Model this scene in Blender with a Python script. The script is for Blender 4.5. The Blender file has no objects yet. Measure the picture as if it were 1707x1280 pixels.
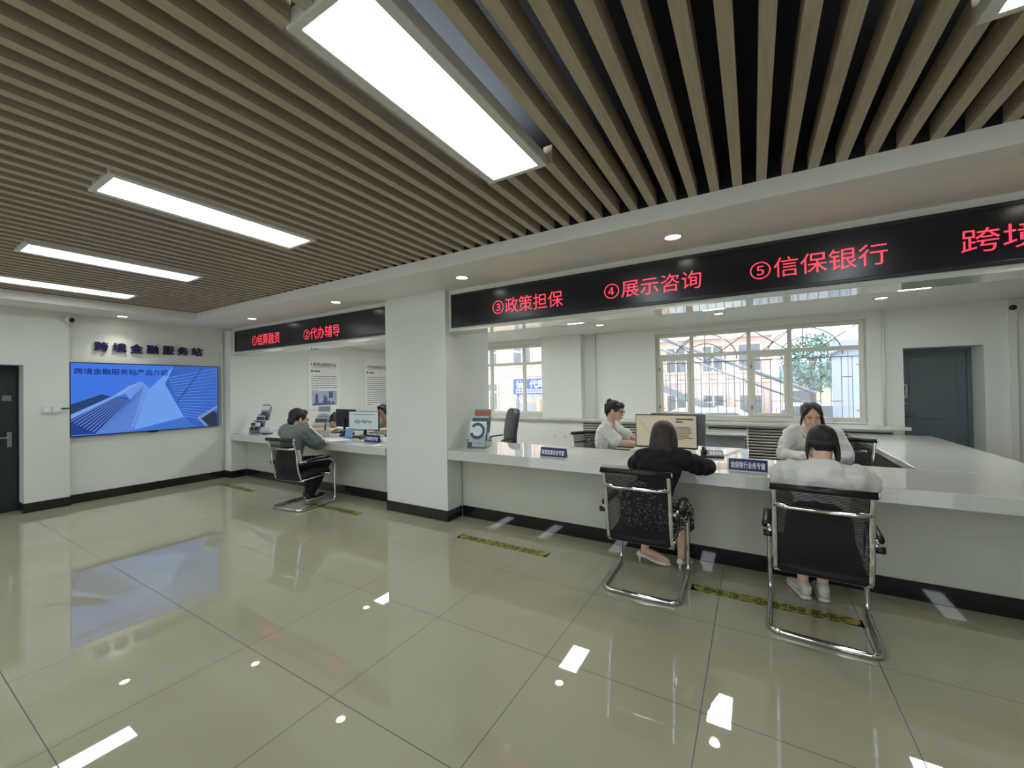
import bpy, bmesh, math, random
from mathutils import Vector, Matrix, Euler
random.seed(7)
PI = math.pi
scene = bpy.context.scene
COL = scene.collection

# ------------------------------------------------------------------ camera
cam_data = bpy.data.cameras.new('camera')
cam_data.sensor_fit = 'HORIZONTAL'; cam_data.sensor_width = 36.0
cam_data.lens = 674.8 / 1707 * 36.0
cam_data.clip_start = 0.05; cam_data.clip_end = 200
cam = bpy.data.objects.new('camera', cam_data); COL.objects.link(cam)
_r = Vector((0.858918117, 0.511867519, -0.0158527979))
_d = Vector((-0.0185597806, 0.00017829772, -0.999827737))
_f = Vector((-0.511776516, 0.859064382, 0.00965329201))
cam.matrix_world = Matrix(((_r.x, -_d.x, -_f.x, 0), (_r.y, -_d.y, -_f.y, 0), (_r.z, -_d.z, -_f.z, 1.5265), (0, 0, 0, 1)))
scene.camera = cam

# ------------------------------------------------------------------ world, exposure
SKY, PANEL, DOWNL, EXPO = 1.65, 4.8, 5.0, 1.17
world = bpy.data.worlds.new('overcast_sky'); scene.world = world; world.use_nodes = True
_bg = world.node_tree.nodes['Background']; _bg.inputs[0].default_value = (0.86, 0.93, 1.0, 1); _bg.inputs[1].default_value = SKY
vs = scene.view_settings
vs.view_transform = 'Standard'; vs.look = 'None'; vs.gamma = 1.0; vs.use_curve_mapping = False; vs.exposure = EXPO
cy = scene.cycles
cy.max_bounces = 10; cy.diffuse_bounces = 5; cy.glossy_bounces = 5; cy.transparent_max_bounces = 24; cy.transmission_bounces = 6
cy.caustics_reflective = False; cy.caustics_refractive = False; cy.sample_clamp_indirect = 6.0
cy.use_adaptive_sampling = False
try: cy.use_denoising = True; cy.denoising_prefilter = 'ACCURATE'
except Exception: pass

# daylight entering the two windows of the back wall (sky portals)
YF_ = -5.4
def portal(x, z, w, h):
    l = bpy.data.lights.new('window_daylight', 'AREA'); l.shape = 'RECTANGLE'; l.size = w; l.size_y = h
    l.energy = 1.0; l.cycles.is_portal = True
    o = bpy.data.objects.new('window_daylight', l); COL.objects.link(o)
    o.location = (x, 7.93, z); o.rotation_euler = (-PI / 2, 0, 0)
for _x in (-5.6, -1.6, 2.4):
    portal(_x, 1.33, 2.8, 2.5); COL.objects[-1].location.y = YF_ - .25; COL.objects[-1].rotation_euler.x = PI / 2  # portals of the added windows behind the viewer
portal(-0.05, 1.70, 2.8, 1.5); portal(-4.86, 1.70, 2.5, 1.5)

# ------------------------------------------------------------------ materials
def lin(c):
    if isinstance(c, str):
        c = [int(c[i:i + 2], 16) / 255 for i in (0, 2, 4)]
        c = [x / 12.92 if x <= 0.04045 else ((x + 0.055) / 1.055) ** 2.4 for x in c]
    return (c[0], c[1], c[2], 1.0)
MATS = {}
def P(name, col, rough=0.5, metal=0.0, spec=0.5, var=0.0, scale=8.0, stretch=(1, 1, 1), bump=0.0, bscale=None, emit=0.0, coat=0.0, sheen=0.0):
    """procedural principled material: colour broken up by noise, optional noise bump"""
    m = bpy.data.materials.new(name); m.use_nodes = True
    nt = m.node_tree; b = nt.nodes['Principled BSDF']; L = nt.links
    c = lin(col)
    b.inputs['Base Color'].default_value = c
    b.inputs['Roughness'].default_value = rough; b.inputs['Metallic'].default_value = metal
    b.inputs['Specular IOR Level'].default_value = spec
    if coat: b.inputs['Coat Weight'].default_value = coat; b.inputs['Coat Roughness'].default_value = 0.04
    if sheen: b.inputs['Sheen Weight'].default_value = sheen
    if emit:
        b.inputs['Emission Color'].default_value = c; b.inputs['Emission Strength'].default_value = emit
    tc = nt.nodes.new('ShaderNodeTexCoord'); mp = nt.nodes.new('ShaderNodeMapping'); mp.inputs['Scale'].default_value = stretch
    L.new(tc.outputs['Object'], mp.inputs['Vector'])
    if var > 0:
        n = nt.nodes.new('ShaderNodeTexNoise'); n.inputs['Scale'].default_value = scale; n.inputs['Detail'].default_value = 4
        L.new(mp.outputs[0], n.inputs['Vector'])
        r = nt.nodes.new('ShaderNodeValToRGB')
        r.color_ramp.elements[0].position = 0.3; r.color_ramp.elements[1].position = 0.7
        r.color_ramp.elements[0].color = tuple(max(0, x * (1 - var)) for x in c[:3]) + (1,)
        r.color_ramp.elements[1].color = tuple(min(1, x * (1 + var)) for x in c[:3]) + (1,)
        L.new(n.outputs['Fac'], r.inputs['Fac']); L.new(r.outputs[0], b.inputs['Base Color'])
    if bump > 0:
        n2 = nt.nodes.new('ShaderNodeTexNoise'); n2.inputs['Scale'].default_value = bscale or scale * 3; n2.inputs['Detail'].default_value = 3
        L.new(mp.outputs[0], n2.inputs['Vector'])
        bp = nt.nodes.new('ShaderNodeBump'); bp.inputs['Strength'].default_value = bump; bp.inputs['Distance'].default_value = 0.01
        L.new(n2.outputs['Fac'], bp.inputs['Height']); L.new(bp.outputs[0], b.inputs['Normal'])
    MATS[name] = m
    return m
def nodes(m): return m.node_tree.nodes, m.node_tree.links, m.node_tree.nodes['Principled BSDF']
def mth(nt, op, a, b=None, c=None):
    n = nt.nodes.new('ShaderNodeMath'); n.operation = op
    for i, v in enumerate((a, b, c)):
        if v is None: continue
        if isinstance(v, (int, float)): n.inputs[i].default_value = v
        else: nt.links.new(v, n.inputs[i])
    return n.outputs[0]

WALL = P('painted_plaster', 'dadcd6', 0.6, var=0.02, scale=1.5, bump=0.03, bscale=60)
WALLB = P('painted_plaster_inner', 'e2e3dd', 0.6, var=0.015, scale=1.5, bump=0.03, bscale=60)
CEIL = P('white_ceiling_paint', 'eceae6', 0.65, var=0.02, scale=2)
VOID = P('dark_ceiling_void', '161a20', 0.9, var=0.2, scale=3)
SLAT = P('slat_wood_grain', 'b5a592', 0.45, var=0.12, scale=9, stretch=(8, 0.6, 8), bump=0.03, bscale=40)
BLACKB = P('black_polished_skirting', '16181a', 0.03, var=0.3, scale=30, spec=0.7)
GLOSSW = P('glossy_white_lintel', 'd4d6cc', 0.04, var=0.01, scale=3, coat=0.6)
COUNTERF = P('counter_front_paint', 'b8b9ac', 0.35, var=0.03, scale=3)
FRAMEW = P('window_frame_upvc', 'd6d4c6', 0.35, var=0.03, scale=6)
CHROME = P('chrome', 'd9dadc', 0.07, metal=1.0, var=0.03, scale=20)
STEEL = P('brushed_steel', 'a8aaac', 0.3, metal=1.0, var=0.05, scale=20)
BLACKP = P('black_plastic', '0d0d0f', 0.35, var=0.15, scale=30)
BLACKF = P('black_mesh_foam', '0b0b0d', 0.75, var=0.2, scale=120, bump=0.1, bscale=200)
LEATHER = P('dark_leather', '3a3a3e', 0.35, var=0.1, scale=20, bump=0.1, bscale=90)
DKGREEN = P('door_dark_green', '5c6c6e', 0.38, var=0.05, scale=3)
DKDOOR = P('door_dark_stain', '1c2a2b', 0.4, var=0.12, scale=4)
GREYPL = P('grey_plastic', '7d8083', 0.4, var=0.04, scale=10)
WHITEP = P('white_plastic', 'd9dad6', 0.35, var=0.02, scale=10)
PAPER = P('paper', 'e9e9e6', 0.7, var=0.02, scale=12)
INK = P('ink_grey', '7c7e8a', 0.7, var=0.1, scale=40)
INKD = P('ink_dark', '23252e', 0.7, var=0.1, scale=40)
NAVY = P('navy_acrylic', '1b2250', 0.25, var=0.05, scale=10)
SIGNB = P('desk_sign_blue', '20265c', 0.25, var=0.05, scale=15)
SIGNT = P('desk_sign_white_letter', 'dfe3ee', 0.5, var=0.02, scale=15)
SKIN = P('skin', 'd6ae97', 0.5, var=0.06, scale=14, bump=0.03, bscale=120)
HAIR = P('black_hair', '0e0b0b', 0.45, var=0.5, scale=40, stretch=(3, 3, 0.4), bump=0.5, bscale=90)
HAIRB = P('dark_brown_hair', '2c1c1a', 0.38, var=0.5, scale=40, stretch=(3, 3, 0.4), bump=0.5, bscale=90)
TEE = P('white_cotton', 'd6d5d2', 0.85, var=0.03, scale=9, bump=0.25, bscale=14, sheen=0.2)
BLOUSE = P('white_blouse', 'd8d8d2', 0.8, var=0.03, scale=9, bump=0.3, bscale=22, sheen=0.2)
BLACKT = P('black_knit', '0d0c0e', 0.9, var=0.2, scale=30, bump=0.25, bscale=18)
HOOD = P('grey_green_hoodie', '6d7777', 0.9, var=0.14, scale=10, bump=0.35, bscale=16)
HOODG = P('dark_green_lining', '20463c', 0.9, var=0.1, scale=10, bump=0.2, bscale=20)
PANTS = P('black_trousers', '0e0f12', 0.85, var=0.2, scale=12, bump=0.2, bscale=20)
SHOEW = P('white_shoe', 'd8d4c8', 0.5, var=0.04, scale=14)
SHOEC = P('cream_heel_leather', 'd9d3c6', 0.35, var=0.04, scale=14)
LENS = None

def glass(name, tint=(1, 1, 1), gl=0.06):
    m = bpy.data.materials.new(name); m.use_nodes = True; nt = m.node_tree
    for n in list(nt.nodes):
        if n.type != 'OUTPUT_MATERIAL': nt.nodes.remove(n)
    out = nt.nodes['Material Output']
    t = nt.nodes.new('ShaderNodeBsdfTransparent'); t.inputs[0].default_value = tint + (1,)
    g = nt.nodes.new('ShaderNodeBsdfGlossy'); g.inputs['Roughness'].default_value = 0.01
    f = nt.nodes.new('ShaderNodeFresnel'); f.inputs[0].default_value = 1.45
    mx = nt.nodes.new('ShaderNodeMixShader')
    nt.links.new(mth(nt, 'MULTIPLY', f.outputs[0], gl * 14), mx.inputs[0])
    nt.links.new(t.outputs[0], mx.inputs[1]); nt.links.new(g.outputs[0], mx.inputs[2]); nt.links.new(mx.outputs[0], out.inputs[0])
    return m
GLASS = glass('window_glass', (0.96, 0.98, 0.97)); ACRYL = glass('clear_acrylic', (0.93, 0.95, 0.95), 0.05)

def emis(name, col, s, k=True):
    if k: s = s / 2 ** EXPO      # s = brightness as displayed
    m = bpy.data.materials.new(name); m.use_nodes = True; b = m.node_tree.nodes['Principled BSDF']
    c = lin(col); b.inputs['Base Color'].default_value = tuple(x * 0.2 for x in c[:3]) + (1,); b.inputs['Roughness'].default_value = 0.3
    b.inputs['Emission Color'].default_value = c; b.inputs['Emission Strength'].default_value = s
    return m

# floor: polished 0.8 m porcelain tiles with thin dark joints
def floor_mat():
    m = P('polished_beige_tile', '93907c', 0.008, spec=0.95, var=0.0)
    nt = m.node_tree; N, L, b = nodes(m)
    tc = nt.nodes.new('ShaderNodeTexCoord'); sp = nt.nodes.new('ShaderNodeSeparateXYZ'); L.new(tc.outputs['Object'], sp.inputs[0])
    def edge(o, off):
        f = mth(nt, 'FRACT', mth(nt, 'DIVIDE', mth(nt, 'ADD', o, off), 0.8))
        return mth(nt, 'ABSOLUTE', mth(nt, 'SUBTRACT', f, 0.5))
    ex = edge(sp.outputs[0], 1.83985 + 40 ); ey = edge(sp.outputs[1], -1.27492 + 40)
    j = mth(nt, 'GREATER_THAN', mth(nt, 'MAXIMUM', ex, ey), 0.4975)
    n = nt.nodes.new('ShaderNodeTexNoise'); n.inputs['Scale'].default_value = 1.3; n.inputs['Detail'].default_value = 6
    L.new(tc.outputs['Object'], n.inputs['Vector'])
    r = nt.nodes.new('ShaderNodeValToRGB'); r.color_ramp.elements[0].position = 0.3; r.color_ramp.elements[1].position = 0.7
    r.color_ramp.elements[0].color = lin('a5a28a'); r.color_ramp.elements[1].color = lin('afac94')
    L.new(n.outputs['Fac'], r.inputs[0])
    mx = nt.nodes.new('ShaderNodeMixRGB'); mx.inputs[2].default_value = lin('3a3930')
    L.new(j, mx.inputs[0]); L.new(r.outputs[0], mx.inputs[1]); L.new(mx.outputs[0], b.inputs['Base Color'])
    L.new(mth(nt, 'MULTIPLY_ADD', j, 0.4, 0.012), b.inputs['Roughness'])
    return m
FLOOR = floor_mat()
def quartz():
    m = P('speckled_white_quartz', 'c9cac4', 0.02, spec=0.9)
    nt = m.node_tree; N, L, b = nodes(m)
    tc = nt.nodes.new('ShaderNodeTexCoord'); v = nt.nodes.new('ShaderNodeTexVoronoi'); v.inputs['Scale'].default_value = 150
    L.new(tc.outputs['Object'], v.inputs['Vector'])
    r = nt.nodes.new('ShaderNodeValToRGB'); e = r.color_ramp.elements
    e[0].position = 0.05; e[0].color = lin('9d9e98'); e[1].position = 0.32; e[1].color = lin('cccdc7')
    L.new(v.outputs['Distance'], r.inputs[0]); L.new(r.outputs[0], b.inputs['Base Color'])
    return m
QUARTZ = quartz()
def chair_mesh():
    m = P('black_chair_mesh', '0c0c0e', 0.7)
    nt = m.node_tree; N, L, b = nodes(m)
    tc = nt.nodes.new('ShaderNodeTexCoord'); sp = nt.nodes.new('ShaderNodeSeparateXYZ'); L.new(tc.outputs['Object'], sp.inputs[0])
    s = mth(nt, 'FRACT', mth(nt, 'DIVIDE', mth(nt, 'ADD', sp.outputs[2], 10.0), 0.009))
    sx = mth(nt, 'FRACT', mth(nt, 'DIVIDE', mth(nt, 'ADD', sp.outputs[0], 10.0), 0.006))
    hole = mth(nt, 'MULTIPLY', mth(nt, 'GREATER_THAN', s, 0.66), mth(nt, 'GREATER_THAN', sx, 0.25))
    L.new(mth(nt, 'SUBTRACT', 1.0, hole), b.inputs['Alpha'])
    return m
CMESH = chair_mesh()
def led_mat():
    m = emis('red_led_dots', (1.0, 0.05, 0.095), 1.0); nt = m.node_tree; N, L, b = nodes(m)
    tc = nt.nodes.new('ShaderNodeTexCoord'); sp = nt.nodes.new('ShaderNodeSeparateXYZ'); L.new(tc.outputs['Object'], sp.inputs[0])
    def d(o):
        f = mth(nt, 'FRACT', mth(nt, 'DIVIDE', mth(nt, 'ADD', o, 20.0), 0.0085)); return mth(nt, 'ABSOLUTE', mth(nt, 'SUBTRACT', f, 0.5))
    k = mth(nt, 'LESS_THAN', mth(nt, 'MAXIMUM', d(sp.outputs[0]), d(sp.outputs[2])), 0.40)
    L.new(mth(nt, 'MULTIPLY_ADD', k, 0.5, 0.28), b.inputs['Emission Strength'])
    return m
LED = led_mat()
def leopard():
    m = P('spotted_black_white_skirt', '0d0d0f', 0.85); nt = m.node_tree; N, L, b = nodes(m)
    tc = nt.nodes.new('ShaderNodeTexCoord'); v = nt.nodes.new('ShaderNodeTexVoronoi'); v.inputs['Scale'].default_value = 48
    L.new(tc.outputs['Object'], v.inputs['Vector'])
    r = nt.nodes.new('ShaderNodeValToRGB'); r.color_ramp.interpolation = 'CONSTANT'
    r.color_ramp.elements[0].color = lin('d0cec8'); r.color_ramp.elements[1].position = 0.36; r.color_ramp.elements[1].color = lin('0d0d0f')
    L.new(v.outputs['Distance'], r.inputs[0]); L.new(r.outputs[0], b.inputs['Base Color'])
    return m
SKIRT = leopard()
def brick(name, c1, c2, mortar, sc=1.0):
    m = P(name, c1, 0.85); nt = m.node_tree; N, L, b = nodes(m)
    tc = nt.nodes.new('ShaderNodeTexCoord'); mp = nt.nodes.new('ShaderNodeMapping'); mp.inputs['Rotation'].default_value = (PI / 2, 0, 0)
    t = nt.nodes.new('ShaderNodeTexBrick'); t.inputs['Color1'].default_value = lin(c1); t.inputs['Color2'].default_value = lin(c2); t.inputs['Mortar'].default_value = lin(mortar)
    t.inputs['Scale'].default_value = 2.2 * sc
    L.new(tc.outputs['Object'], mp.inputs[0]); L.new(mp.outputs[0], t.inputs['Vector']); L.new(t.outputs[0], b.inputs['Base Color'])
    return m
BRICK = brick('pink_brick', 'd6b8ae', 'cda9a0', 'd6c6be')
CREAM = P('cream_render', 'd9cdb4', 0.85, var=0.05, scale=2)
OUTGR = P('outdoor_grey', 'a8a9b0', 0.7, var=0.06, scale=2)
SHED = P('blue_grey_sheet', 'a6adc0', 0.6, var=0.05, scale=3)
GROUND = P('outdoor_paving', 'd2cec8', 0.9, var=0.08, scale=2)
IRON = P('painted_iron', '8a8d94', 0.5, var=0.05, scale=10)
LEAF = P('tree_leaf', '6f8f86', 0.7, var=0.3, scale=6)
WINDK = P('dark_window_glass', '76787f', 0.15, var=0.1, scale=3)
PANELM = emis('lamp_diffuser_cool', (0.90, 0.97, 1.0), PANEL, False)
PANELI = emis('lamp_diffuser_staff', (0.93, 0.97, 1.0), 13.0, False)
DOWNM = emis('downlight_glow', (1.0, 0.96, 0.84), DOWNL, False)

# ------------------------------------------------------------------ mesh helpers
class MB:
    def __init__(s): s.v = []; s.f = []; s.m = []; s.sm = []
    def add(s, vs_, fs, mi=0, smooth=False):
        o = len(s.v); s.v += [Vector(p) for p in vs_]
        for f in fs: s.f.append([i + o for i in f]); s.m.append(mi); s.sm.append(smooth)
        return s
    def box(s, x0, x1, y0, y1, z0, z1, mi=0):
        return s.add([(x0, y0, z0), (x1, y0, z0), (x1, y1, z0), (x0, y1, z0), (x0, y0, z1), (x1, y0, z1), (x1, y1, z1), (x0, y1, z1)],
                     [(0, 3, 2, 1), (4, 5, 6, 7), (0, 1, 5, 4), (1, 2, 6, 5), (2, 3, 7, 6), (3, 0, 4, 7)], mi)
    def tbox(s, M, x0, x1, y0, y1, z0, z1, mi=0):
        o = len(s.v); s.box(x0, x1, y0, y1, z0, z1, mi)
        for i in range(o, len(s.v)): s.v[i] = M @ s.v[i]
        return s
    def rings(s, rs, mi=0, smooth=True, caps=True, close=False):
        n = len(rs[0]); vs_ = [p for r in rs for p in r]; fs = []
        k = len(rs) if close else len(rs) - 1
        for i in range(k):
            a = i * n; b = ((i + 1) % len(rs)) * n
            for j in range(n): fs.append((a + j, a + (j + 1) % n, b + (j + 1) % n, b + j))
        if caps and not close:
            fs.append(tuple(reversed(range(n)))); fs.append(tuple((len(rs) - 1) * n + j for j in range(n)))
        return s.add(vs_, fs, mi, smooth)
    def cyl(s, p0, p1, r0, r1=None, n=16, mi=0, smooth=True):
        p0 = Vector(p0); p1 = Vector(p1); r1 = r0 if r1 is None else r1
        t = (p1 - p0).normalized(); a = Vector((1, 0, 0)) if abs(t.x) < 0.9 else Vector((0, 1, 0))
        u = t.cross(a).normalized(); w = t.cross(u)
        return s.rings([[p + (u * math.cos(q) + w * math.sin(q)) * r for q in [2 * PI * j / n for j in range(n)]] for p, r in ((p0, r0), (p1, r1))], mi, smooth)
    def tube(s, pts, r, n=10, mi=0, up=(0, 0, 1), close=False):
        """tube along pts; r = radius or (half width along the side, half height along up)"""
        pts = [Vector(p) for p in pts]; a, b = (r, r) if isinstance(r, (int, float)) else r
        rs = []; N = len(pts); prev = None
        for i, p in enumerate(pts):
            if close: t = pts[(i + 1) % N] - pts[i - 1]
            else: t = pts[min(i + 1, N - 1)] - pts[max(i - 1, 0)]
            t.normalize()
            if prev is None:
                u = Vector(up); u = u - t * u.dot(t)
                if u.length < 1e-3: u = Vector((0, 1, 0)) - t * t.y
            else: u = prev - t * prev.dot(t)
            u.normalize(); prev = u; w = t.cross(u)
            rs.append([p + w * math.cos(q) * a + u * math.sin(q) * b for q in [2 * PI * j / n for j in range(n)]])
        return s.rings(rs, mi, True, True, close)
    def ell(s, c, r, rot=None, nu=16, nv=10, mi=0):
        c = Vector(c); M = rot or Matrix.Identity(3); rs = []
        for i in range(1, nv):
            th = PI * i / nv
            rs.append([c + M @ Vector((r[0] * math.sin(th) * math.cos(2 * PI * j / nu), r[1] * math.sin(th) * math.sin(2 * PI * j / nu), r[2] * math.cos(th))) for j in range(nu)])
        o = len(s.v); s.rings(rs, mi, True, False)
        k = len(s.v); s.v += [c + M @ Vector((0, 0, r[2])), c + M @ Vector((0, 0, -r[2]))]
        l = o + (nv - 2) * nu
        for j in range(nu):
            s.f.append([k, o + (j + 1) % nu, o + j]); s.f.append([k + 1, l + j, l + (j + 1) % nu]); s.m += [mi, mi]; s.sm += [True, True]
        return s
    def lathe(s, prof, c=(0, 0, 0), n=24, mi=0):
        c = Vector(c)
        return s.rings([[c + Vector((r * math.cos(2 * PI * j / n), r * math.sin(2 * PI * j / n), z)) for j in range(n)] for r, z in prof], mi, True, True)
    def prism(s, poly, fn, d0, d1, mi=0):
        """poly: 2D outline; fn(a, b, d) -> point"""
        n = len(poly); vs_ = [fn(a, b, d0) for a, b in poly] + [fn(a, b, d1) for a, b in poly]
        fs = [tuple(range(n))[::-1], tuple(range(n, 2 * n))] + [(i, (i + 1) % n, n + (i + 1) % n, n + i) for i in range(n)]
        return s.add(vs_, fs, mi)
    def xf(s, M):
        s.v = [M @ p for p in s.v]; return s
    def join(s, o, M=None, mi=0):
        k = len(s.v); s.v += [M @ p if M else p.copy() for p in o.v]
        for f, m_, sm in zip(o.f, o.m, o.sm): s.f.append([i + k for i in f]); s.m.append(m_ + mi); s.sm.append(sm)
        return s
    def build(s, name, mats, parent=None, bevel=0.0, remesh=0.0, smooth=0, loc=None, rz=None):
        me = bpy.data.meshes.new(name); me.from_pydata([tuple(p) for p in s.v], [], s.f)
        if not isinstance(mats, (list, tuple)): mats = [mats]
        for m_ in mats: me.materials.append(m_)
        me.polygons.foreach_set('material_index', s.m); me.polygons.foreach_set('use_smooth', s.sm)
        bm = bmesh.new(); bm.from_mesh(me); bmesh.ops.recalc_face_normals(bm, faces=bm.faces); bm.to_mesh(me); bm.free(); me.update()
        o = bpy.data.objects.new(name, me); COL.objects.link(o)
        if parent: o.parent = parent
        if loc: o.location = loc
        if rz is not None: o.rotation_euler = (0, 0, rz)
        if bevel:
            b = o.modifiers.new('bevel', 'BEVEL'); b.width = bevel; b.segments = 2; b.limit_method = 'ANGLE'; b.angle_limit = 0.6
        if remesh:
            r = o.modifiers.new('remesh', 'REMESH'); r.mode = 'VOXEL'; r.voxel_size = remesh; r.use_smooth_shade = True
            if smooth:
                k = o.modifiers.new('smooth', 'SMOOTH'); k.factor = 0.5; k.iterations = smooth
        return o
def fillet(pts, r, n=5):
    """round the inner corners of a polyline"""
    pts = [Vector(p) for p in pts]; out = [pts[0]]
    for a, b, c in zip(pts, pts[1:], pts[2:]):
        d1 = (a - b); d2 = (c - b); k = min(r, d1.length * 0.49, d2.length * 0.49)
        p = b + d1.normalized() * k; q = b + d2.normalized() * k
        for i in range(n + 1):
            t = i / n; out.append(p * (1 - t) ** 2 + b * 2 * t * (1 - t) + q * t * t)
    return out + [pts[-1]]
def thing(name, label, cat, loc=(0, 0, 0), rz=0.0, group=None):
    o = bpy.data.objects.new(name, None); COL.objects.link(o); o.empty_display_size = 0.1
    o.location = loc; o.rotation_euler = (0, 0, rz); o['label'] = label; o['category'] = cat
    if group: o['group'] = group
    return o
def tag(o, label, cat, group=None):
    o['label'] = label; o['category'] = cat
    if group: o['group'] = group
    return o
def struct(o): o['kind'] = 'structure'; return o
def lab(o, l): o['label'] = l; return o
def dup(root, label=None, loc=None, rz=None):
    """copy of a thing with its parts and sub-parts"""
    r = root.copy(); COL.objects.link(r)
    if label: r['label'] = label
    if loc is not None: r.location = loc
    if rz is not None: r.rotation_euler = (0, 0, rz)
    for ch in list(root.children):
        c = ch.copy(); COL.objects.link(c); c.parent = r
        for g in list(ch.children):
            d = g.copy(); COL.objects.link(d); d.parent = c
    return r
_txt = {}
def text(name, s, box, mat, parent=None, loc=(0, 0, 0), rz=0.0, rx=0.0, bold=0.0, extrude=0.0, heavy=0.0):
    """writing fitted into box = (x0, x1, z0, z1), lying in the local XZ plane and facing local -Y"""
    c = bpy.data.curves.new('t', 'FONT'); c.body = s; c.size = 1.0; c.offset = bold; c.extrude = extrude * 1.0; c.resolution_u = 3
    o = bpy.data.objects.new('t', c); COL.objects.link(o)
    dg = bpy.context.evaluated_depsgraph_get(); me = bpy.data.meshes.new_from_object(o.evaluated_get(dg))
    bpy.data.objects.remove(o); bpy.data.curves.remove(c)
    me.name = name; me.materials.clear(); me.materials.append(mat)
    xs = [v.co.x for v in me.vertices]; ys = [v.co.y for v in me.vertices]
    x0, x1, y0, y1 = min(xs), max(xs), min(ys), max(ys); kx = (box[1] - box[0]) / (x1 - x0); ky = (box[3] - box[2]) / (y1 - y0)
    for v in me.vertices: v.co = ((v.co.x - x0) * kx + box[0], -v.co.z * (0.0 if not extrude else 1.0), (v.co.y - y0) * ky + box[2])
    for p in me.polygons: p.material_index = 0
    if heavy:      # heavier strokes: the outline repeated a hair to each side
        v0 = [v.co.copy() for v in me.vertices]; f0 = [list(p.vertices) for p in me.polygons]; n = len(v0); v1 = []; f1 = []
        for i, (dx, dz) in enumerate(((0, 0), (heavy, 0), (-heavy, 0), (0, heavy), (0, -heavy))):
            v1 += [(c_.x + dx, c_.y - i * .00003, c_.z + dz) for c_ in v0]; f1 += [[k + i * n for k in f_] for f_ in f0]
        m2 = bpy.data.meshes.new(name); m2.from_pydata(v1, [], f1); m2.materials.append(mat); bpy.data.meshes.remove(me); me = m2
    t = bpy.data.objects.new(name, me); COL.objects.link(t)
    if parent: t.parent = parent
    t.location = loc; t.rotation_euler = (rx, 0, rz)
    return t
# ================================================================== ROOM
ZS = 2.67            # plaster soffit
ZL = 2.785           # underside of the wooden slats
ZI = 2.53            # ceiling behind the counters
YB = 7.5             # wall with the windows
XR = 5.0; YF = -5.4
struct(MB().box(-9.2, XR + .2, YF - .2, YB + .42, -0.12, 0).build('floor', FLOOR))
# ceiling: dark void slab with the white plaster margin and the wooden slats below it
cl = struct(MB().box(-9.2, XR + .2, YF - .2, 3.0, 3.02, 3.15).build('ceiling', VOID))
m = MB().box(-9.2, XR + .2, 2.94, 3.98, ZS, ZL)             # margin along the counters
m.box(-9.2, -7.52, YF, 2.94, ZS, ZL)                         # margin along the wall with the screen
lab(m.build('plaster_margin', CEIL, cl), 'white plaster margin of the ceiling')
struct(MB().box(-9.2, XR + .2, 3.98, YB + .4, ZI, ZI + .12).build('ceiling_inner', WALLB))
PANELS = [(x, 0.80, 2.06 if x > -6 else 2.0) for x in (-1.167, -3.29, -5.27, -6.89, 0.89, 2.95)] + [(x, y, y + 1.26) for x in (-1.05, -3.2, -5.27, -7.0, 1.0, 3.07) for y in (-3.85, -1.55)]  # nearer row behind the viewer is unseen, added for light
m = MB()
k = -58
while -0.063 + k * 0.1295 < XR - 0.1:
    x = -0.063 + k * 0.1295; k += 1
    if x < -7.5: continue
    cuts = sorted((y0, y1) for px, y0, y1 in PANELS if abs(px - x) < 0.195 + 0.027)
    y = YF
    for y0, y1 in cuts + [(2.94, 2.94)]:
        if y0 > y: m.box(x - 0.0265, x + 0.0265, y, y0, ZL, ZL + 0.10)
        y = y1
lab(MB().box(-9.2, XR + .2, 2.94, 3.98, ZL, 3.15).box(-9.2, -7.52, YF, 2.94, ZL, 3.02).build('void_lining', VOID, cl), 'dark lining of the ceiling void')
lab(m.build('slats', SLAT, cl), 'brown wooden slats')

# wall with the screen (left)
m = MB()
m.box(-8.6, -8.22, 1.68, 3.64, 0, ZS + .1)
m.box(-8.6, -8.14, 1.27, 1.68, 0, ZS + .1)
m.box(-8.6, -8.14, 0.35, 1.27, 1.925, ZS + .1)
m.box(-8.6, -8.14, YF, 0.35, 0, ZS + .1)
struct(m.build('wall_left', WALL))
# return beside the first counter and the side wall of the booth behind it
m = MB()
m.box(-8.6, -8.0, 3.63, 4.54, 0, ZI + .1)
m.box(-8.6, -8.1, 4.54, YB + .4, 0, ZI + .1)
struct(m.build('wall_booth', WALLB))
# facade: pillar and header beam over the counters
struct(MB().box(-4.03, -3.04, 3.62, 4.49, 0, ZI + .3).build('wall_pillar', WALL))
hd = struct(MB().box(-8.05, -4.03, 3.69, 3.98, 2.205, ZS + .02).box(-3.04, XR, 3.69, 3.98, 2.205, ZS + .02).build('wall_header', WALL))
lab(MB().box(-8.0, -4.03, 3.686, 3.984, 2.192, 2.205).box(-3.04, XR, 3.686, 3.984, 2.192, 2.205).build('lintel_lining', GLOSSW, hd), 'glossy white lining under the beam')
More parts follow.
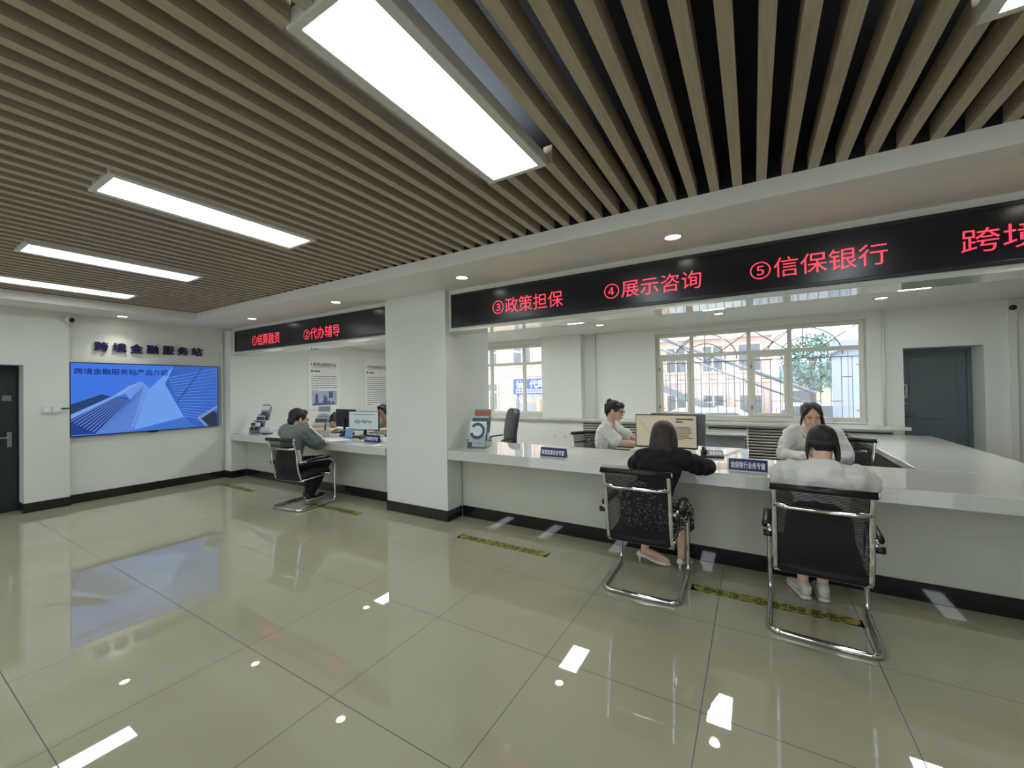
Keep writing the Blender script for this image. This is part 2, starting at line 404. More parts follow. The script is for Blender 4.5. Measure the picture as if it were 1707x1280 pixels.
# right and front walls (outside the picture)
struct(MB().box(XR, XR + .2, YF, YB + .4, 0, 3.02).build('wall_right', WALL))
WF = [(-7.0, -4.2), (-3.0, -0.2), (1.0, 3.8)]       # unseen windows behind the viewer, added to brighten hall and ceiling
m = MB(); xs = [-8.6] + [v for w in WF for v in w] + [XR]
for i in range(0, len(xs), 2): m.box(xs[i], xs[i + 1], YF - .2, YF, 0, 3.02)
for a, b in WF: m.box(a, b, YF - .2, YF, 0, .1); m.box(a, b, YF - .2, YF, 2.5, 3.02)
struct(m.build('wall_front', WALL))
for i, (a, b) in enumerate(WF):
    c = (a + b) / 2; q = MB()
    for u, v in ((a, a + .05), (c - .03, c + .03), (b - .05, b)): q.box(u, v, YF - .14, YF - .08, .1, 2.5)
    for u, v in ((a + .05, c - .03), (c + .03, b - .05)): q.box(u, v, YF - .14, YF - .08, .1, .17).box(u, v, YF - .14, YF - .08, 2.45, 2.5)
    w = struct(q.build(f'window_{i + 3}', FRAMEW)); MB().box(a + .05, b - .05, YF - .115, YF - .11, .17, 2.45).build('pane', GLASS, w)
# wall with the windows
W1 = (-6.10, -3.62, 0.965, 2.44); W2 = (-1.49, 1.385, 0.955, 2.43); D2 = (1.77, 2.53, 0, 1.985)
m = MB(); Y0, Y1 = YB, YB + .42
xs = [-8.3, W1[0], W1[1], W2[0], W2[1], D2[0], D2[1], XR]
for a, b in ((0, 1), (2, 3), (4, 5), (6, 7)): m.box(xs[a], xs[b], Y0, Y1, 0, ZI + .1)
for x0, x1, z0, z1 in (W1, W2):
    m.box(x0, x1, Y0, Y1, 0, z0); m.box(x0, x1, Y0, Y1, z1, ZI + .1)
m.box(D2[0], D2[1], Y0, Y1, D2[3], ZI + .1)
struct(m.build('wall_back', WALLB))
struct(MB().box(-3.66, -3.30, 7.32, YB + .01, 0, ZI + .02).box(-3.30, -2.815, 7.30, YB + .01, 0, ZI + .02).build('wall_pier', WALLB))
struct(MB().box(2.735, 2.80, 7.46, YB + .01, 0, ZI).build('trim_1', WALLB))

# skirtings
def skirt(name, pts, h=0.125, t=0.012):
    """polyline on plan, room on the right-hand side of travel is where the board stands"""
    m = MB()
    for (x0, y0), (x1, y1) in zip(pts, pts[1:]):
        d = Vector((x1 - x0, y1 - y0, 0)); L = d.length; d.normalize(); n = Vector((d.y, -d.x, 0))
        M = Matrix(((d.x, n.x, 0, x0), (d.y, n.y, 0, y0), (0, 0, 1, 0), (0, 0, 0, 1)))
        m.tbox(M, -t * 0.5, L + t * 0.5, 0, t, 0, h)
    return struct(m.build(name, BLACKB, bevel=0.002))
skirt('baseboard_left', [(-8.43, 1.27), (-8.14, 1.27), (-8.14, 1.68), (-8.22, 1.68), (-8.22, 3.63), (-8.0, 3.63), (-8.0, 3.86)])
skirt('baseboard_pillar', [(-4.03, 3.86), (-4.03, 3.62), (-3.04, 3.62), (-3.04, 3.86)])

# ------------------------------------------------------------------ windows
def window(n, W, mull, trans, sashes, label):
    x0, x1, z0, z1 = W; y0, y1 = 7.60, 7.67; fw = 0.058
    m = MB()
    m.box(x0, x1, y0, y1, z0, z0 + fw); m.box(x0, x1, y0, y1, z1 - fw, z1)
    m.box(x0, x0 + fw, y0, y1, z0 + fw, z1 - fw); m.box(x1 - fw, x1, y0, y1, z0 + fw, z1 - fw)
    xs = [x0 + fw] + [v for c in mull for v in (c - fw / 2, c + fw / 2)] + [x1 - fw]
    for c in mull: m.box(c - fw / 2, c + fw / 2, y0, y1, z0 + fw, z1 - fw)
    for i in range(0, len(xs), 2): m.box(xs[i], xs[i + 1], y0, y1, trans - 0.03, trans + 0.03)
    w = struct(m.build(f'window_{n}', FRAMEW, bevel=0.004))
    for i in range(0, len(xs), 2):
        a, b = xs[i], xs[i + 1]
        MB().box(a, b, 7.634, 7.64, trans + .03, z1 - fw).build('pane', GLASS, w)
        if i // 2 in sashes:
            t = 0.05; c0, c1 = z0 + fw, trans - 0.03
            s_ = MB().box(a, b, y0 - .02, y0 + .03, c0, c0 + t).box(a, b, y0 - .02, y0 + .03, c1 - t, c1).box(a, a + t, y0 - .02, y0 + .03, c0 + t, c1 - t).box(b - t, b, y0 - .02, y0 + .03, c0 + t, c1 - t).build('sash', FRAMEW, w, bevel=0.004)
            MB().box(a + t, b - t, y0 + .004, y0 + .01, c0 + t, c1 - t).build('pane', GLASS, s_)
            hx = b - 0.025
            MB().box(hx - .012, hx + .012, y0 - .04, y0 - .02, 1.2, 1.26).box(hx - .008, hx + .008, y0 - .055, y0 - .04, 1.13, 1.25).build('handle', WHITEP, s_, bevel=0.003)
            MB().box(a - .012, a + .012, y0 - .035, y0 - .02, 1.12, 1.18).box(a - .012, a + .012, y0 - .035, y0 - .02, 1.78, 1.84).build('hinge', GREYPL, s_)
        else:
            MB().box(a, b, 7.634, 7.64, z0 + fw, trans - .03).build('pane', GLASS, w)
    MB().box(x0, x1, 7.50 - .01, 7.60, z0 - 0.02, z0 + 0.004).build('sill', QUARTZ, w)
    return w
window(1, W1, (-5.06, -4.225), 2.045, (1,) if 0 else (), '')
window(2, W2, (-0.905, -0.052, 0.495), 2.04, (0, 2), '')

# ------------------------------------------------------------------ doors
d = struct(MB().box(-8.47, -8.43, 0.36, 1.26, 0.0, 1.915).build('door_1', DKDOOR, bevel=0.004))
MB().box(-8.43, -8.425, 0.44, 0.70, 0.25, 1.75).box(-8.43, -8.425, 0.80, 1.02, 0.25, 1.75).build('panel_moulding', DKDOOR, d, bevel=0.004)
MB().box(-8.43, -8.415, 1.17, 1.21, 0.85, 1.05).tube(fillet([(-8.415, 1.19, .98), (-8.38, 1.19, .98), (-8.38, 1.08, .98)], .02), .009).build('handle', STEEL, d)
MB().box(-8.43, -8.426, 1.13, 1.21, 1.46, 1.53).build('plate', GREYPL, d)
MB().box(-8.46, -8.40, 1.26, 1.268, 0.0, 1.92).box(-8.46, -8.40, .352, .36, 0, 1.92).box(-8.46, -8.40, .352, 1.268, 1.916, 1.924).build('frame', DKDOOR, d)
d = struct(MB().box(D2[0] + .045, D2[1] - .045, 7.86, 7.91, 0.005, D2[3] - .04).build('door_2', DKGREEN, bevel=0.004))
m = MB()
for z0, z1 in ((.12, .86), (1.0, 1.86)):
    m.box(D2[0] + .14, D2[1] - .14, 7.852, 7.86, z0, z1)
m.build('panel_moulding', DKGREEN, d, bevel=0.006)
MB().box(D2[0], D2[0] + .045, 7.84, 7.92, 0, D2[3]).box(D2[1] - .045, D2[1], 7.84, 7.92, 0, D2[3]).box(D2[0] + .045, D2[1] - .045, 7.84, 7.92, D2[3] - .04, D2[3]).build('frame', DKGREEN, d, bevel=0.003)
hx = D2[0] + .095
MB().box(hx - .022, hx + .022, 7.845, 7.86, 1.29, 1.49).tube(fillet([(hx, 7.845, 1.46), (hx, 7.81, 1.46), (hx, 7.81, 1.33), (hx, 7.845, 1.33)], .015), .008).build('pull_handle', CHROME, d)
MB().cyl((hx - .005, 7.86, 1.21), (hx - .005, 7.835, 1.21), .024, n=18).build('lock_cylinder', CHROME, d)
MB().cyl((hx, 7.86, 1.05), (hx, 7.84, 1.05), .03, n=18).tube([(hx, 7.835, 1.05), (hx + .03, 7.825, 1.05), (hx + .1, 7.825, 1.05)], (.012, .009)).build('lever', STEEL, d)
MB().cyl((2.13, 7.86, 1.56), (2.13, 7.85, 1.56), .011, n=14).build('peephole', CHROME, d)

# ------------------------------------------------------------------ fixtures on ceiling and walls
for i, (x, y0, y1) in enumerate(PANELS):
    inview = y0 > 0 and x < 2
    if not inview and y0 > 0: continue
    names = {-1.167: 'long white ceiling light panel, the largest and nearest one overhead', -3.29: 'long ceiling light panel in the slats, second from the largest',
             -5.27: 'long ceiling light panel in the slats, third from the largest', -6.89: 'long ceiling light panel closest to the wall with the big screen', 0.89: 'ceiling light panel of which only a corner shows at the top right edge'}
    lb = names.get(x) if inview else 'ceiling light panel behind the viewer, far row seen mirrored, near row added for light'
    t = thing('ceiling_light_panel', lb, 'ceiling light', (x, (y0 + y1) / 2, ZL + .05), 0, 'long light panels between the ceiling slats')
    hw, hl = 0.195, (y1 - y0) / 2; a, b = 0.148, hl - 0.03
    m = MB(); z0, z1 = -0.062, 0.0
    m.box(-hw, hw, -hl, -b, z0, z1).box(-hw, hw, b, hl, z0, z1).box(-hw, -a, -b, b, z0, z1).box(a, hw, -b, b, z0, z1)
    m.build('frame', CHROME if 0 else WHITEP, t, bevel=0.003)
    MB().box(-a, a, -b, b, -0.055, -0.04).build('diffuser', PANELM, t)
IPAN = [(-6.2, 5.6), (-5.55, 5.66), (-4.9, 5.66), (-4.25, 5.66), (-2.36, 5.66), (-0.43, 5.66), (1.5, 5.66)]  # panels hidden behind the pillar are added to brighten the booth
for x, y in IPAN:
    t = thing('ceiling_light_panel', 'ceiling light panel behind the beam, seen mirrored, those behind the pillar added for light', 'ceiling light', (x, y, ZI), 0, 'light panels over the staff area')
    MB().box(-.15, .15, -.30, .30, -.012, 0).build('frame', WHITEP, t); MB().box(-.125, .125, -.28, .28, -.018, -.012).build('diffuser', PANELI, t)
def downlight(x, y, z, label, group):
    t = thing('downlight', label, 'ceiling light', (x, y, z), 0, group)
    MB().lathe([(.078, 0), (.078, -.006), (.062, -.008), (.056, -.004), (.056, 0)], n=28).build('trim_ring', WHITEP, t)
    MB().lathe([(.0005, -.0035), (.056, -.0035), (.056, -.001), (.0005, -.001)], n=24).build('lamp_glass', DOWNM, t)
    l = bpy.data.lights.new('downlight_beam', 'SPOT'); l.energy = 7; l.color = (1, .95, .85); l.spot_size = math.radians(110); l.spot_blend = .8; l.shadow_soft_size = .05
    o = bpy.data.objects.new('downlight_beam', l); COL.objects.link(o); o.parent = t; o.location = (0, 0, -.02)
g = 'downlights in the white ceiling margin'
for x, y, lb in ((-.51, 3.31, 'round downlight above the sign text 4'), (-2.55, 3.31, 'round downlight beside the pillar above the sign text 3'), (-4.6, 3.32, 'round downlight above the left LED sign near the pillar'),
                 (-6.68, 3.34, 'round downlight above the left end of the left LED sign'), (-7.95, 2.18, 'round downlight above the raised wall letters'), (1.55, 3.31, 'round downlight beyond the right edge over the counter')):
    downlight(x, y, ZS, lb, g)
g = 'small downlights over the staff area'
for x, y, lb in ((1.33, 6.4, 'small downlight in the staff ceiling nearest the dark door'), (-.40, 6.4, 'small downlight in the staff ceiling over the barred window'), (-2.13, 6.4, 'small downlight in the staff ceiling over the window pier'),
                 (-6.28, 5.1, 'downlight over the left booth, hidden by the beam'), (-4.3, 5.1, 'downlight behind the pillar, hidden by the beam'), (-2.36, 5.1, 'downlight near the pillar, mirrored in the floor'), (-.45, 5.1, 'downlight over the middle desk, mirrored in the floor'), (1.5, 5.1, 'downlight over the side counter, hidden by the beam')):
    downlight(x, y, ZI, lb, g)

def cctv(loc, rz, label):
    t = thing('security_camera', label, 'camera', loc, rz)
    MB().cyl((0, 0, 0), (0, -.025, 0), .035, n=20).tube([(0, -.02, 0), (0, -.06, -.005), (0, -.08, -.01)], .012).build('bracket', WHITEP, t)
    b = MB().cyl((0, -.07, -.012), (0, -.19, -.03), .034, .036, n=24).build('housing', WHITEP, t)
    MB().cyl((0, -.188, -.0297), (0, -.196, -.031), .033, .03, n=24).build('lens_face', BLACKP, b)
t1 = cctv((-8.14, 1.62, 2.575), PI / 2 + .25, 'small white security camera on the wall left of the raised letters')
t2 = cctv((2.76, 7.46, 2.43), -.3, 'small white security camera high on the wall right of the dark door')

# double socket boxes beside the screen and wall outlets
t = thing('socket_box', 'pair of white surface socket boxes on the wall left of the screen', 'socket', (-8.14, 1.507, 1.336), PI / 2)
for x in (-.046, .046):
    b = MB().box(x - .043, x + .043, -.038, 0, -.045, .045).build('box', WHITEP, t, bevel=0.004)
    MB().box(x - .02, x + .02, -.039, -.037, -.02, .02).build('socket_face', PAPER, b)
tag(MB().tube([(-8.135, 1.60, 1.345), (-8.13, 1.66, 1.34), (-8.135, 1.675, 1.342)], .006, 8).build('cable', BLACKP), 'short dark cable running from the socket boxes to the screen', 'cable')
for x, z, lb in ((-4.47, .46, 'white wall outlet below the far left window'), (-3.35, .58, 'white wall outlet in the staff area, left of a pair'), (-3.13, .57, 'white wall outlet in the staff area, right of a pair')):
    t = thing('wall_outlet', lb, 'socket', (x, 7.249, z)); MB().box(-.045, .045, -.01, 0, -.045, .045).build('plate', WHITEP, t, bevel=0.003); MB().box(-.02, -.012, -.012, -.01, -.015, .015).box(.012, .02, -.012, -.01, -.015, .015).build('slot_grooves', GREYPL, t)
# pipes; the tube right of the screen stands in for corner shading
for nm, x, y, z0, z1, r, lb in (('pipe_and_shade_tube', -2.60, 7.455, .93, ZI, .02, 'white vertical pipe beside the pier between the windows'), ('pipe_and_shade_tube', 1.56, 7.46, .93, ZI, .016, 'thin white vertical pipe between barred window and dark door'), ('pipe_and_shade_tube', -8.20, 3.58, .13, 2.64, .015, 'thin vertical tube standing in for the corner shading right of the screen')):
    m = MB().cyl((x, y, z0), (x, y, z1), r, n=14)
    for z in (z0 + .25, z1 - .2): m.cyl((x, y, z - .012), (x, y, z + .012), r * 1.3, n=14)
    tag(m.build(nm, WALLB), lb, 'pipe')

# radiator covers with the long ledge under the windows
rc = thing('radiator_cover', 'white radiator casing with long ledge and louvred grilles under the windows', 'radiator cover', (0, 7.3, 0))
m = MB(); gr = [(-2.80, -1.70), (-.66, 1.62)]; xs = [-8.08, -2.80, -1.70, -.66, 1.62, 1.70]
for a, b in ((0, 1), (2, 3), (4, 5)): m.box(xs[a], xs[b], -.05, .0, 0, .885)
for a, b in gr: m.box(a, b, -.05, 0, 0, .12); m.box(a, b, -.05, 0, .865, .885)
m.build('casing', WALLB, rc)
MB().box(-8.08, 1.76, -.12, -.005, .885, .928).box(-8.08, -3.665, -.005, .198, .885, .928).box(-2.81, 1.76, -.005, .198, .885, .928).build('ledge', QUARTZ, rc, bevel=0.006)
for a, b in gr:
    f = MB().box(a, a + .025, -.055, -.01, .12, .865).box(b - .025, b, -.055, -.01, .12, .865)
    w = (b - a); nn = max(1, round(w / .62))
    for i in range(1, nn): f.box(a + w * i / nn - .012, a + w * i / nn + .012, -.055, -.01, .12, .865)
    z = .135
    while z < .868:
        M = Matrix.Translation((0, -.03, z)) @ Matrix.Rotation(math.radians(-35), 4, 'X'); f.tbox(M, a + .025, b - .025, -.022, .022, -.004, .004); z += .045
    f.build('grille', WALLB, rc); MB().box(a, b, -.004, 0, .12, .865).build('grille_gap_shade', VOID, rc)  # dark sheet stands in for the shade between the louvres

# ------------------------------------------------------------------ counters
def counter(name, label, x0, x1, zt, yf, left):
    t = thing(name, label, 'counter', ((x0 + x1) / 2, 3.88, 0)); c = -(x0 + x1) / 2; w0, w1 = x0 + c, x1 + c
    yf -= 3.88
    MB().box(w0, w1, yf, .58, zt - .105, zt).build('countertop', QUARTZ, t, bevel=0.006)
    MB().box(w0, w1, 0, .12, .12, zt - .105).build('front_panel', COUNTERF, t)
    MB().box(w0, w1, -.012, .10, 0, .13).build('kick_plinth', BLACKB, t, bevel=0.002)
    return t
counter('service_counter', 'left white quartz service counter between the wall and the pillar', -7.985, -4.05, .79, 3.60, True)
t = counter('service_counter', 'long white quartz service counter right of the pillar', -3.02, XR - .02, .823, 3.60, False)
# side counter running back towards the windows
t = thing('side_counter', 'white quartz side counter running back towards the dark door', 'counter', (1.54, 5.9, 0))
MB().box(-.42, .42, -1.435, 1.335, .765, .823).build('countertop', QUARTZ, t, bevel=0.006)
MB().box(-.36, .36, -1.435, 1.30, 0, .765).build('cabinet_body', P('dark_desk_board', '35352f', .5, var=.1, scale=8), t)
# work desk behind the counter and white cabinet table
t = thing('work_desk', 'white glossy work desk behind the counter beside the telephone', 'desk', (-.62, 4.92, 0))
MB().box(-.60, .57, -.45, .36, .775, .80).build('desktop', QUARTZ, t, bevel=0.004)
for x in (-.57, .54): MB().box(x - .02, x + .02, -.42, .32, 0, .775).build('side_panel', WHITEP, t)
MB().box(-.55, .52, .28, .30, .35, .775).build('modesty_panel', WHITEP, t)
t = thing('side_table', 'low white topped grey table in front of the barred window grille', 'table', (-.37, 6.75, 0))
MB().box(-.29, .29, -.25, .28, .80, .83).build('tabletop', QUARTZ, t, bevel=0.004); MB().box(-.25, .25, -.20, .24, .0, .80).build('cabinet_body', GREYPL, t, bevel=0.004)
# ================================================================== LED SIGNS
LEDB = P('led_screen_black', '0b0d11', 0.22, var=0.15, scale=4); LEDF = P('led_frame_black', '17191c', 0.3, var=0.1, scale=20)
def zz(z): return (z - 1.5265) * .982 + 1.5265
def ledsign(label, x0, x1, z0, z1, texts):
    yc = 3.68; t = thing('led_sign', label, 'sign', ((x0 + x1) / 2, yc, z0)); cx = (x0 + x1) / 2
    a, b, h = x0 - cx, x1 - cx, z1 - z0; fr = .028
    MB().box(a, b, -.012, .01, 0, fr).box(a, b, -.012, .01, h - fr, h).box(a, a + fr, -.012, .01, fr, h - fr).box(b - fr, b, -.012, .01, fr, h - fr).build('frame', LEDF, t, bevel=0.003)
    s_ = MB().box(a + fr, b - fr, -.004, .008, fr, h - fr).build('screen', LEDB, t)
    for tx, u0, u1, w0, w1 in texts:
        text('led_lettering', tx, (u0 - cx, u1 - cx, zz(w0) - z0, zz(w1) - z0), LED, s_, (0, -.0055, 0), bold=0.0)
k = .982
ledsign('left black LED sign with red texts numbered 1 and 2', -7.93, -4.035, 2.245, 2.612, [('①结算融资', -7.486 * k, -6.637 * k, 2.325, 2.515), ('②代办辅导', -5.978 * k, -5.107 * k, 2.316, 2.49)])
ledsign('long right black LED sign with red texts numbered 3 to 5', -2.995, 3.6, 2.232, 2.616,
        [('③政策担保', -2.463 * k, -1.621 * k, 2.338, 2.502), ('④展示咨询', -1.197 * k, -.359 * k, 2.344, 2.50), ('⑤信保银行', -.006 * k, .818 * k, 2.348, 2.50), ('跨境金融服务站', 1.173 * k, 2.46 * k, 2.345, 2.50)])

# raised letters above the screen
t = thing('wall_letters', 'raised dark navy letters on the wall above the big screen', 'sign', (-8.22, 2.6, 2.16), PI / 2)
ys = [1.942, 2.140, 2.337 , 2.535, 2.735, 2.93, 3.128]
for ch, y in zip('跨境金融服务站', ys): text('letter', ch, (y - 2.6, y - 2.6 + .148, .0, .135), NAVY, t, (0, -.022, 0), bold=.004, extrude=.012, heavy=.0032)

# ------------------------------------------------------------------ television
TV = {'corners': [(1.688, 1.975), (3.494, 1.984), (3.493, 0.939), (1.689, 0.94)], 'lightsky': [(2.865, 1.968), (2.751, 1.676), (2.998, 1.127), (2.36, 0.976), (2.538, 1.59)], 'leftdark': [(1.695, 1.39), (2.008, 1.529), (2.106, 1.494), (1.694, 1.25)], 'band': [(1.694, 1.25), (2.116, 1.487), (2.311, 1.648), (2.461, 1.719), (2.483, 1.676), (2.176, 1.485), (1.694, 1.187)], 'dark2': [(1.694, 1.18), (2.166, 1.492), (2.268, 1.476), (2.32, 1.439), (1.958, 0.96), (1.693, 0.967)], 'light': [(1.948, 0.961), (2.32, 1.439), (2.258, 1.552), (2.31, 1.606), (2.461, 1.719), (2.544, 1.619), (2.526, 1.533), (2.36, 1.018), (2.318, 0.962)], 'right': [(2.867, 1.976), (3.484, 1.976), (3.483, 0.948), (3.138, 0.955), (2.998, 1.143), (2.751, 1.683)], 'bottom': [(2.36, 0.965), (2.998, 1.112), (3.164, 0.952), (2.765, 0.955)], 'corner': [(3.396, 1.235), (3.485, 1.158), (3.483, 0.948), (3.353, 0.943), (3.232, 1.095)], 'cross': [(3.192, 1.114), (3.486, 1.304), (3.485, 1.255), (3.245, 1.086), (3.353, 0.947), (3.312, 0.947), (3.192, 1.083)], 'darkbar': [(3.265, 1.963), (3.278, 1.96), (2.922, 1.386), (2.906, 1.39)], 'text': [(1.728, 1.906), (2.782, 1.913), (2.782, 1.821), (1.727, 1.81)], 'l4a': [(1.694, 1.155), (1.948, 0.963)], 'l4b': [(2.166, 1.489), (2.31, 1.44)], 'l5a': [(1.963, 0.964), (2.307, 0.963)], 'l5b': [(2.32, 1.432), (2.483, 1.655)], 'l6a': [(2.793, 1.78), (2.992, 1.151)], 'l6b': [(3.484, 1.951), (3.483, 1.013)]}
t = thing('television', 'wide flat wall screen showing blue upward view of glass towers', 'television', (-8.20, 2.6, .935), PI / 2)
y0, y1, z0, z1 = 1.684, 3.505, .932, 1.984
MB().box(y0 - 2.6, y1 - 2.6, -.035, 0, 0, z1 - z0).build('housing', BLACKP, t, bevel=0.004)
MB().box(y0 - 2.6 + .01, y1 - 2.6 - .01, -.0365, -.034, .012, z1 - z0 - .01).build('screen', emis('screen_sky_blue', '3f78e6', .8), t)
def pic(name, key, col, lay, s=.8, parent=t):
    return MB().prism([(y - 2.6, z - .935) for y, z in TV[key]], lambda a, b, d: (a, -d, b), .036, .0368 + lay * .0004).build(name, emis('screen_' + name, col, s), parent)
pic('picture_sky', 'lightsky', '6fa2f2', 1); pic('picture_dark_block', 'leftdark', '24406e', 2); pic('picture_band', 'band', '7fa6ea', 3)
pic('picture_tower_dark', 'dark2', '1f3f92', 4); pic('picture_tower_light', 'light', '6c97e6', 4); pic('picture_tower_glass', 'right', '2f62c4', 2)
pic('picture_roofs', 'bottom', '3f72c8', 5); pic('picture_corner', 'corner', '2a3444', 5); pic('picture_beams', 'cross', '7890c0', 6); pic('picture_mullion', 'darkbar', '1c3358', 4)
def fan(name, ka, kb, n, col, lay, w=.006):
    (a0, a1), (b0, b1) = TV[ka], TV[kb]; m = MB()
    for i in range(n):
        q = i / (n - 1)
        p = Vector((a0[0] + (a1[0] - a0[0]) * q - 2.6, a0[1] + (a1[1] - a0[1]) * q - .935)); r = Vector((b0[0] + (b1[0] - b0[0]) * q - 2.6, b0[1] + (b1[1] - b0[1]) * q - .935))
        d = (r - p).normalized(); s_ = Vector((-d.y, d.x)) * w / 2
        m.prism([tuple(p - s_), tuple(r - s_ * .5), tuple(r + s_ * .5), tuple(p + s_)], lambda a, b, d_: (a, -d_, b), .036, .0368 + lay * .0004)
    m.build(name, emis('screen_' + name, col, .8), t)
fan('picture_dark_tower_lines', 'l4a', 'l4b', 9, '86a8ea', 6, .008); fan('picture_light_tower_lines', 'l5a', 'l5b', 13, '3c62b4', 6, .009); fan('picture_glass_lines', 'l6a', 'l6b', 16, '7aa6ee', 4, .007)
MB().box(y0 - 2.6, y1 - 2.6, -.041, -.03, 0, .012).box(y0 - 2.6, y1 - 2.6, -.041, -.03, z1 - z0 - .012, z1 - z0).box(y0 - 2.6, y0 - 2.588, -.041, -.03, .012, z1 - z0 - .012).box(y1 - 2.612, y1 - 2.6, -.041, -.03, .012, z1 - z0 - .012).build('bezel', BLACKP, t)
text('screen_title', '跨境金融服务站产品介绍', (1.728 - 2.6, 2.782 - 2.6, 1.815 - .935, 1.905 - .935), emis('screen_title', '16307e', .6), t, (0, -.0393, 0), bold=.0, heavy=.0016)
MB().box(-.06, .06, -.045, -.01, -.016, 0).build('receiver', BLACKP, t, bevel=0.002)

# ------------------------------------------------------------------ posters on the booth wall (hang on x = -8.1)
def bars(m, x0, x1, z0, n, gap, h, d, rnd, seed):
    r = random.Random(seed)
    for i in range(n):
        x = x0 + (.035 if i == 0 else 0); z = z0 - i * gap; e = x1 if i < n - 1 else x0 + (x1 - x0) * .25
        while x < e - .02:
            w = min(e - x, r.uniform(.03, .1) * rnd); m.box(x, x + w, -d - .0006, -d, z, z + h); x += w + .012
def poster(label, yc, w, h, zb, img, seed):
    t = thing('wall_poster', label, 'poster', (-8.1, yc, zb), PI / 2, 'posters on the booth wall')
    MB().box(-w / 2, w / 2, -.018, 0, 0, h).build('board', PAPER, t, bevel=0.002)
    m = MB(); bars(m, -w / 2 + .08, w / 2 - .08, h - .46, 7 if img else 14, .050 if img else .052, .014, .018, 1.0, seed); m.build('body_lettering', INK, t)
    text('title_lettering', '跨境金融服务站', (-w / 2 + .12, w / 2 - .1, h - .24, h - .16), INKD, t, (0, -.0188, 0), bold=.01)
    m = MB().box(-w / 2 + .1, w / 2 - .1, -.0188, -.018, h - .262, h - .256); m.prism([(-w / 2 + .07, h - .225), (-w / 2 + .1, h - .2), (-w / 2 + .07, h - .175)], lambda a, b, d: (a, -d, b), .018, .0188); m.box(-w / 2 + .075, -w / 2 + .11, -.0188, -.018, h - .36, h - .32).box(-w / 2 + .14, -w / 2 + .28, -.0188, -.018, h - .355, h - .33); m.build('heading_marks', INKD, t)
    if img:
        q = MB().box(-w / 2 + .09, w / 2 - .09, -.0186, -.018, .09, .40).build('picture', P('poster_sky_tint', 'aab2cf', .7, var=.1, scale=5), t)
        m = MB(); r = random.Random(4); x = -w / 2 + .10
        while x < w / 2 - .14:
            ww = r.uniform(.02, .05); hh = r.uniform(.03, .1) + (.16 if abs(x + .2) < .03 else 0) + (.12 if abs(x - .0) < .03 else 0); m.box(x, x + ww, -.0192, -.0186, .10, .10 + hh); x += ww
        m.box(.1, .2, -.0192, -.0186, .25, .39); m.build('picture_skyline', P('poster_skyline_tint', '5c6288', .7, var=.2, scale=20), q)
poster('white poster with text and a city picture on the booth wall', 5.53, .775, 1.175, 1.122, True, 3)
poster('white poster filled with text, half hidden behind the pillar', 6.98, .775, 1.175, 1.122, False, 5)

# ------------------------------------------------------------------ tapes on the floor
TAPE = P('yellow_warning_tape', 'a39a3a', 0.3, var=.12, scale=9)
TAPEK = P('tape_black_print', '15160f', 0.4, var=.1, scale=20)
def tape(x0, x1, yc, label, rot=0.0):
    t = thing('floor_tape', label, 'floor tape', ((x0 + x1) / 2, yc, .0), rot, 'yellow and black floor tapes along the counters'); w = x1 - x0
    MB().box(-w / 2, w / 2, -.05, .05, 0, .0012).build('strip', TAPE, t)
    m = MB(); x = -w / 2
    for sx in (-1, 1):
        m.box(*sorted((sx * w / 2, sx * (w / 2 - .014))), -.05, .05, .0012, .0016)
        m.prism([(sx * w / 2, -.05), (sx * (w / 2 - .05), -.05), (sx * w / 2, .02)], lambda a, b, d: (a, b, d), .0012, .0016)
    while x < w / 2 - .05:
        for s_ in (-1, 1): m.prism([(x, s_ * .048), (x + .05, s_ * .048), (x + .056, s_ * .036), (x + .006, s_ * .036)], lambda a, b, d: (a, b, d), .0012, .0016)
        x += .082
    m.build('dashed_border', TAPEK, t)
    text('tape_lettering', '请佩戴口罩  一米线  线外等候  保持距离', (-w / 2 + .08, w / 2 - .08, -.027, .027), TAPEK, t, (0, 0, .0018), rx=-PI / 2, bold=.015)
tape(-2.65, -1.63, 3.33, 'yellow floor tape on the tiles right of the pillar'); tape(-.43, .57, 3.33, 'yellow floor tape running under the right cantilever chair')
tape(-5.22, -4.2, 3.32, 'yellow floor tape beside the seated man'); tape(-7.63, -6.62, 3.31, 'yellow floor tape near the corner below the screen wall')
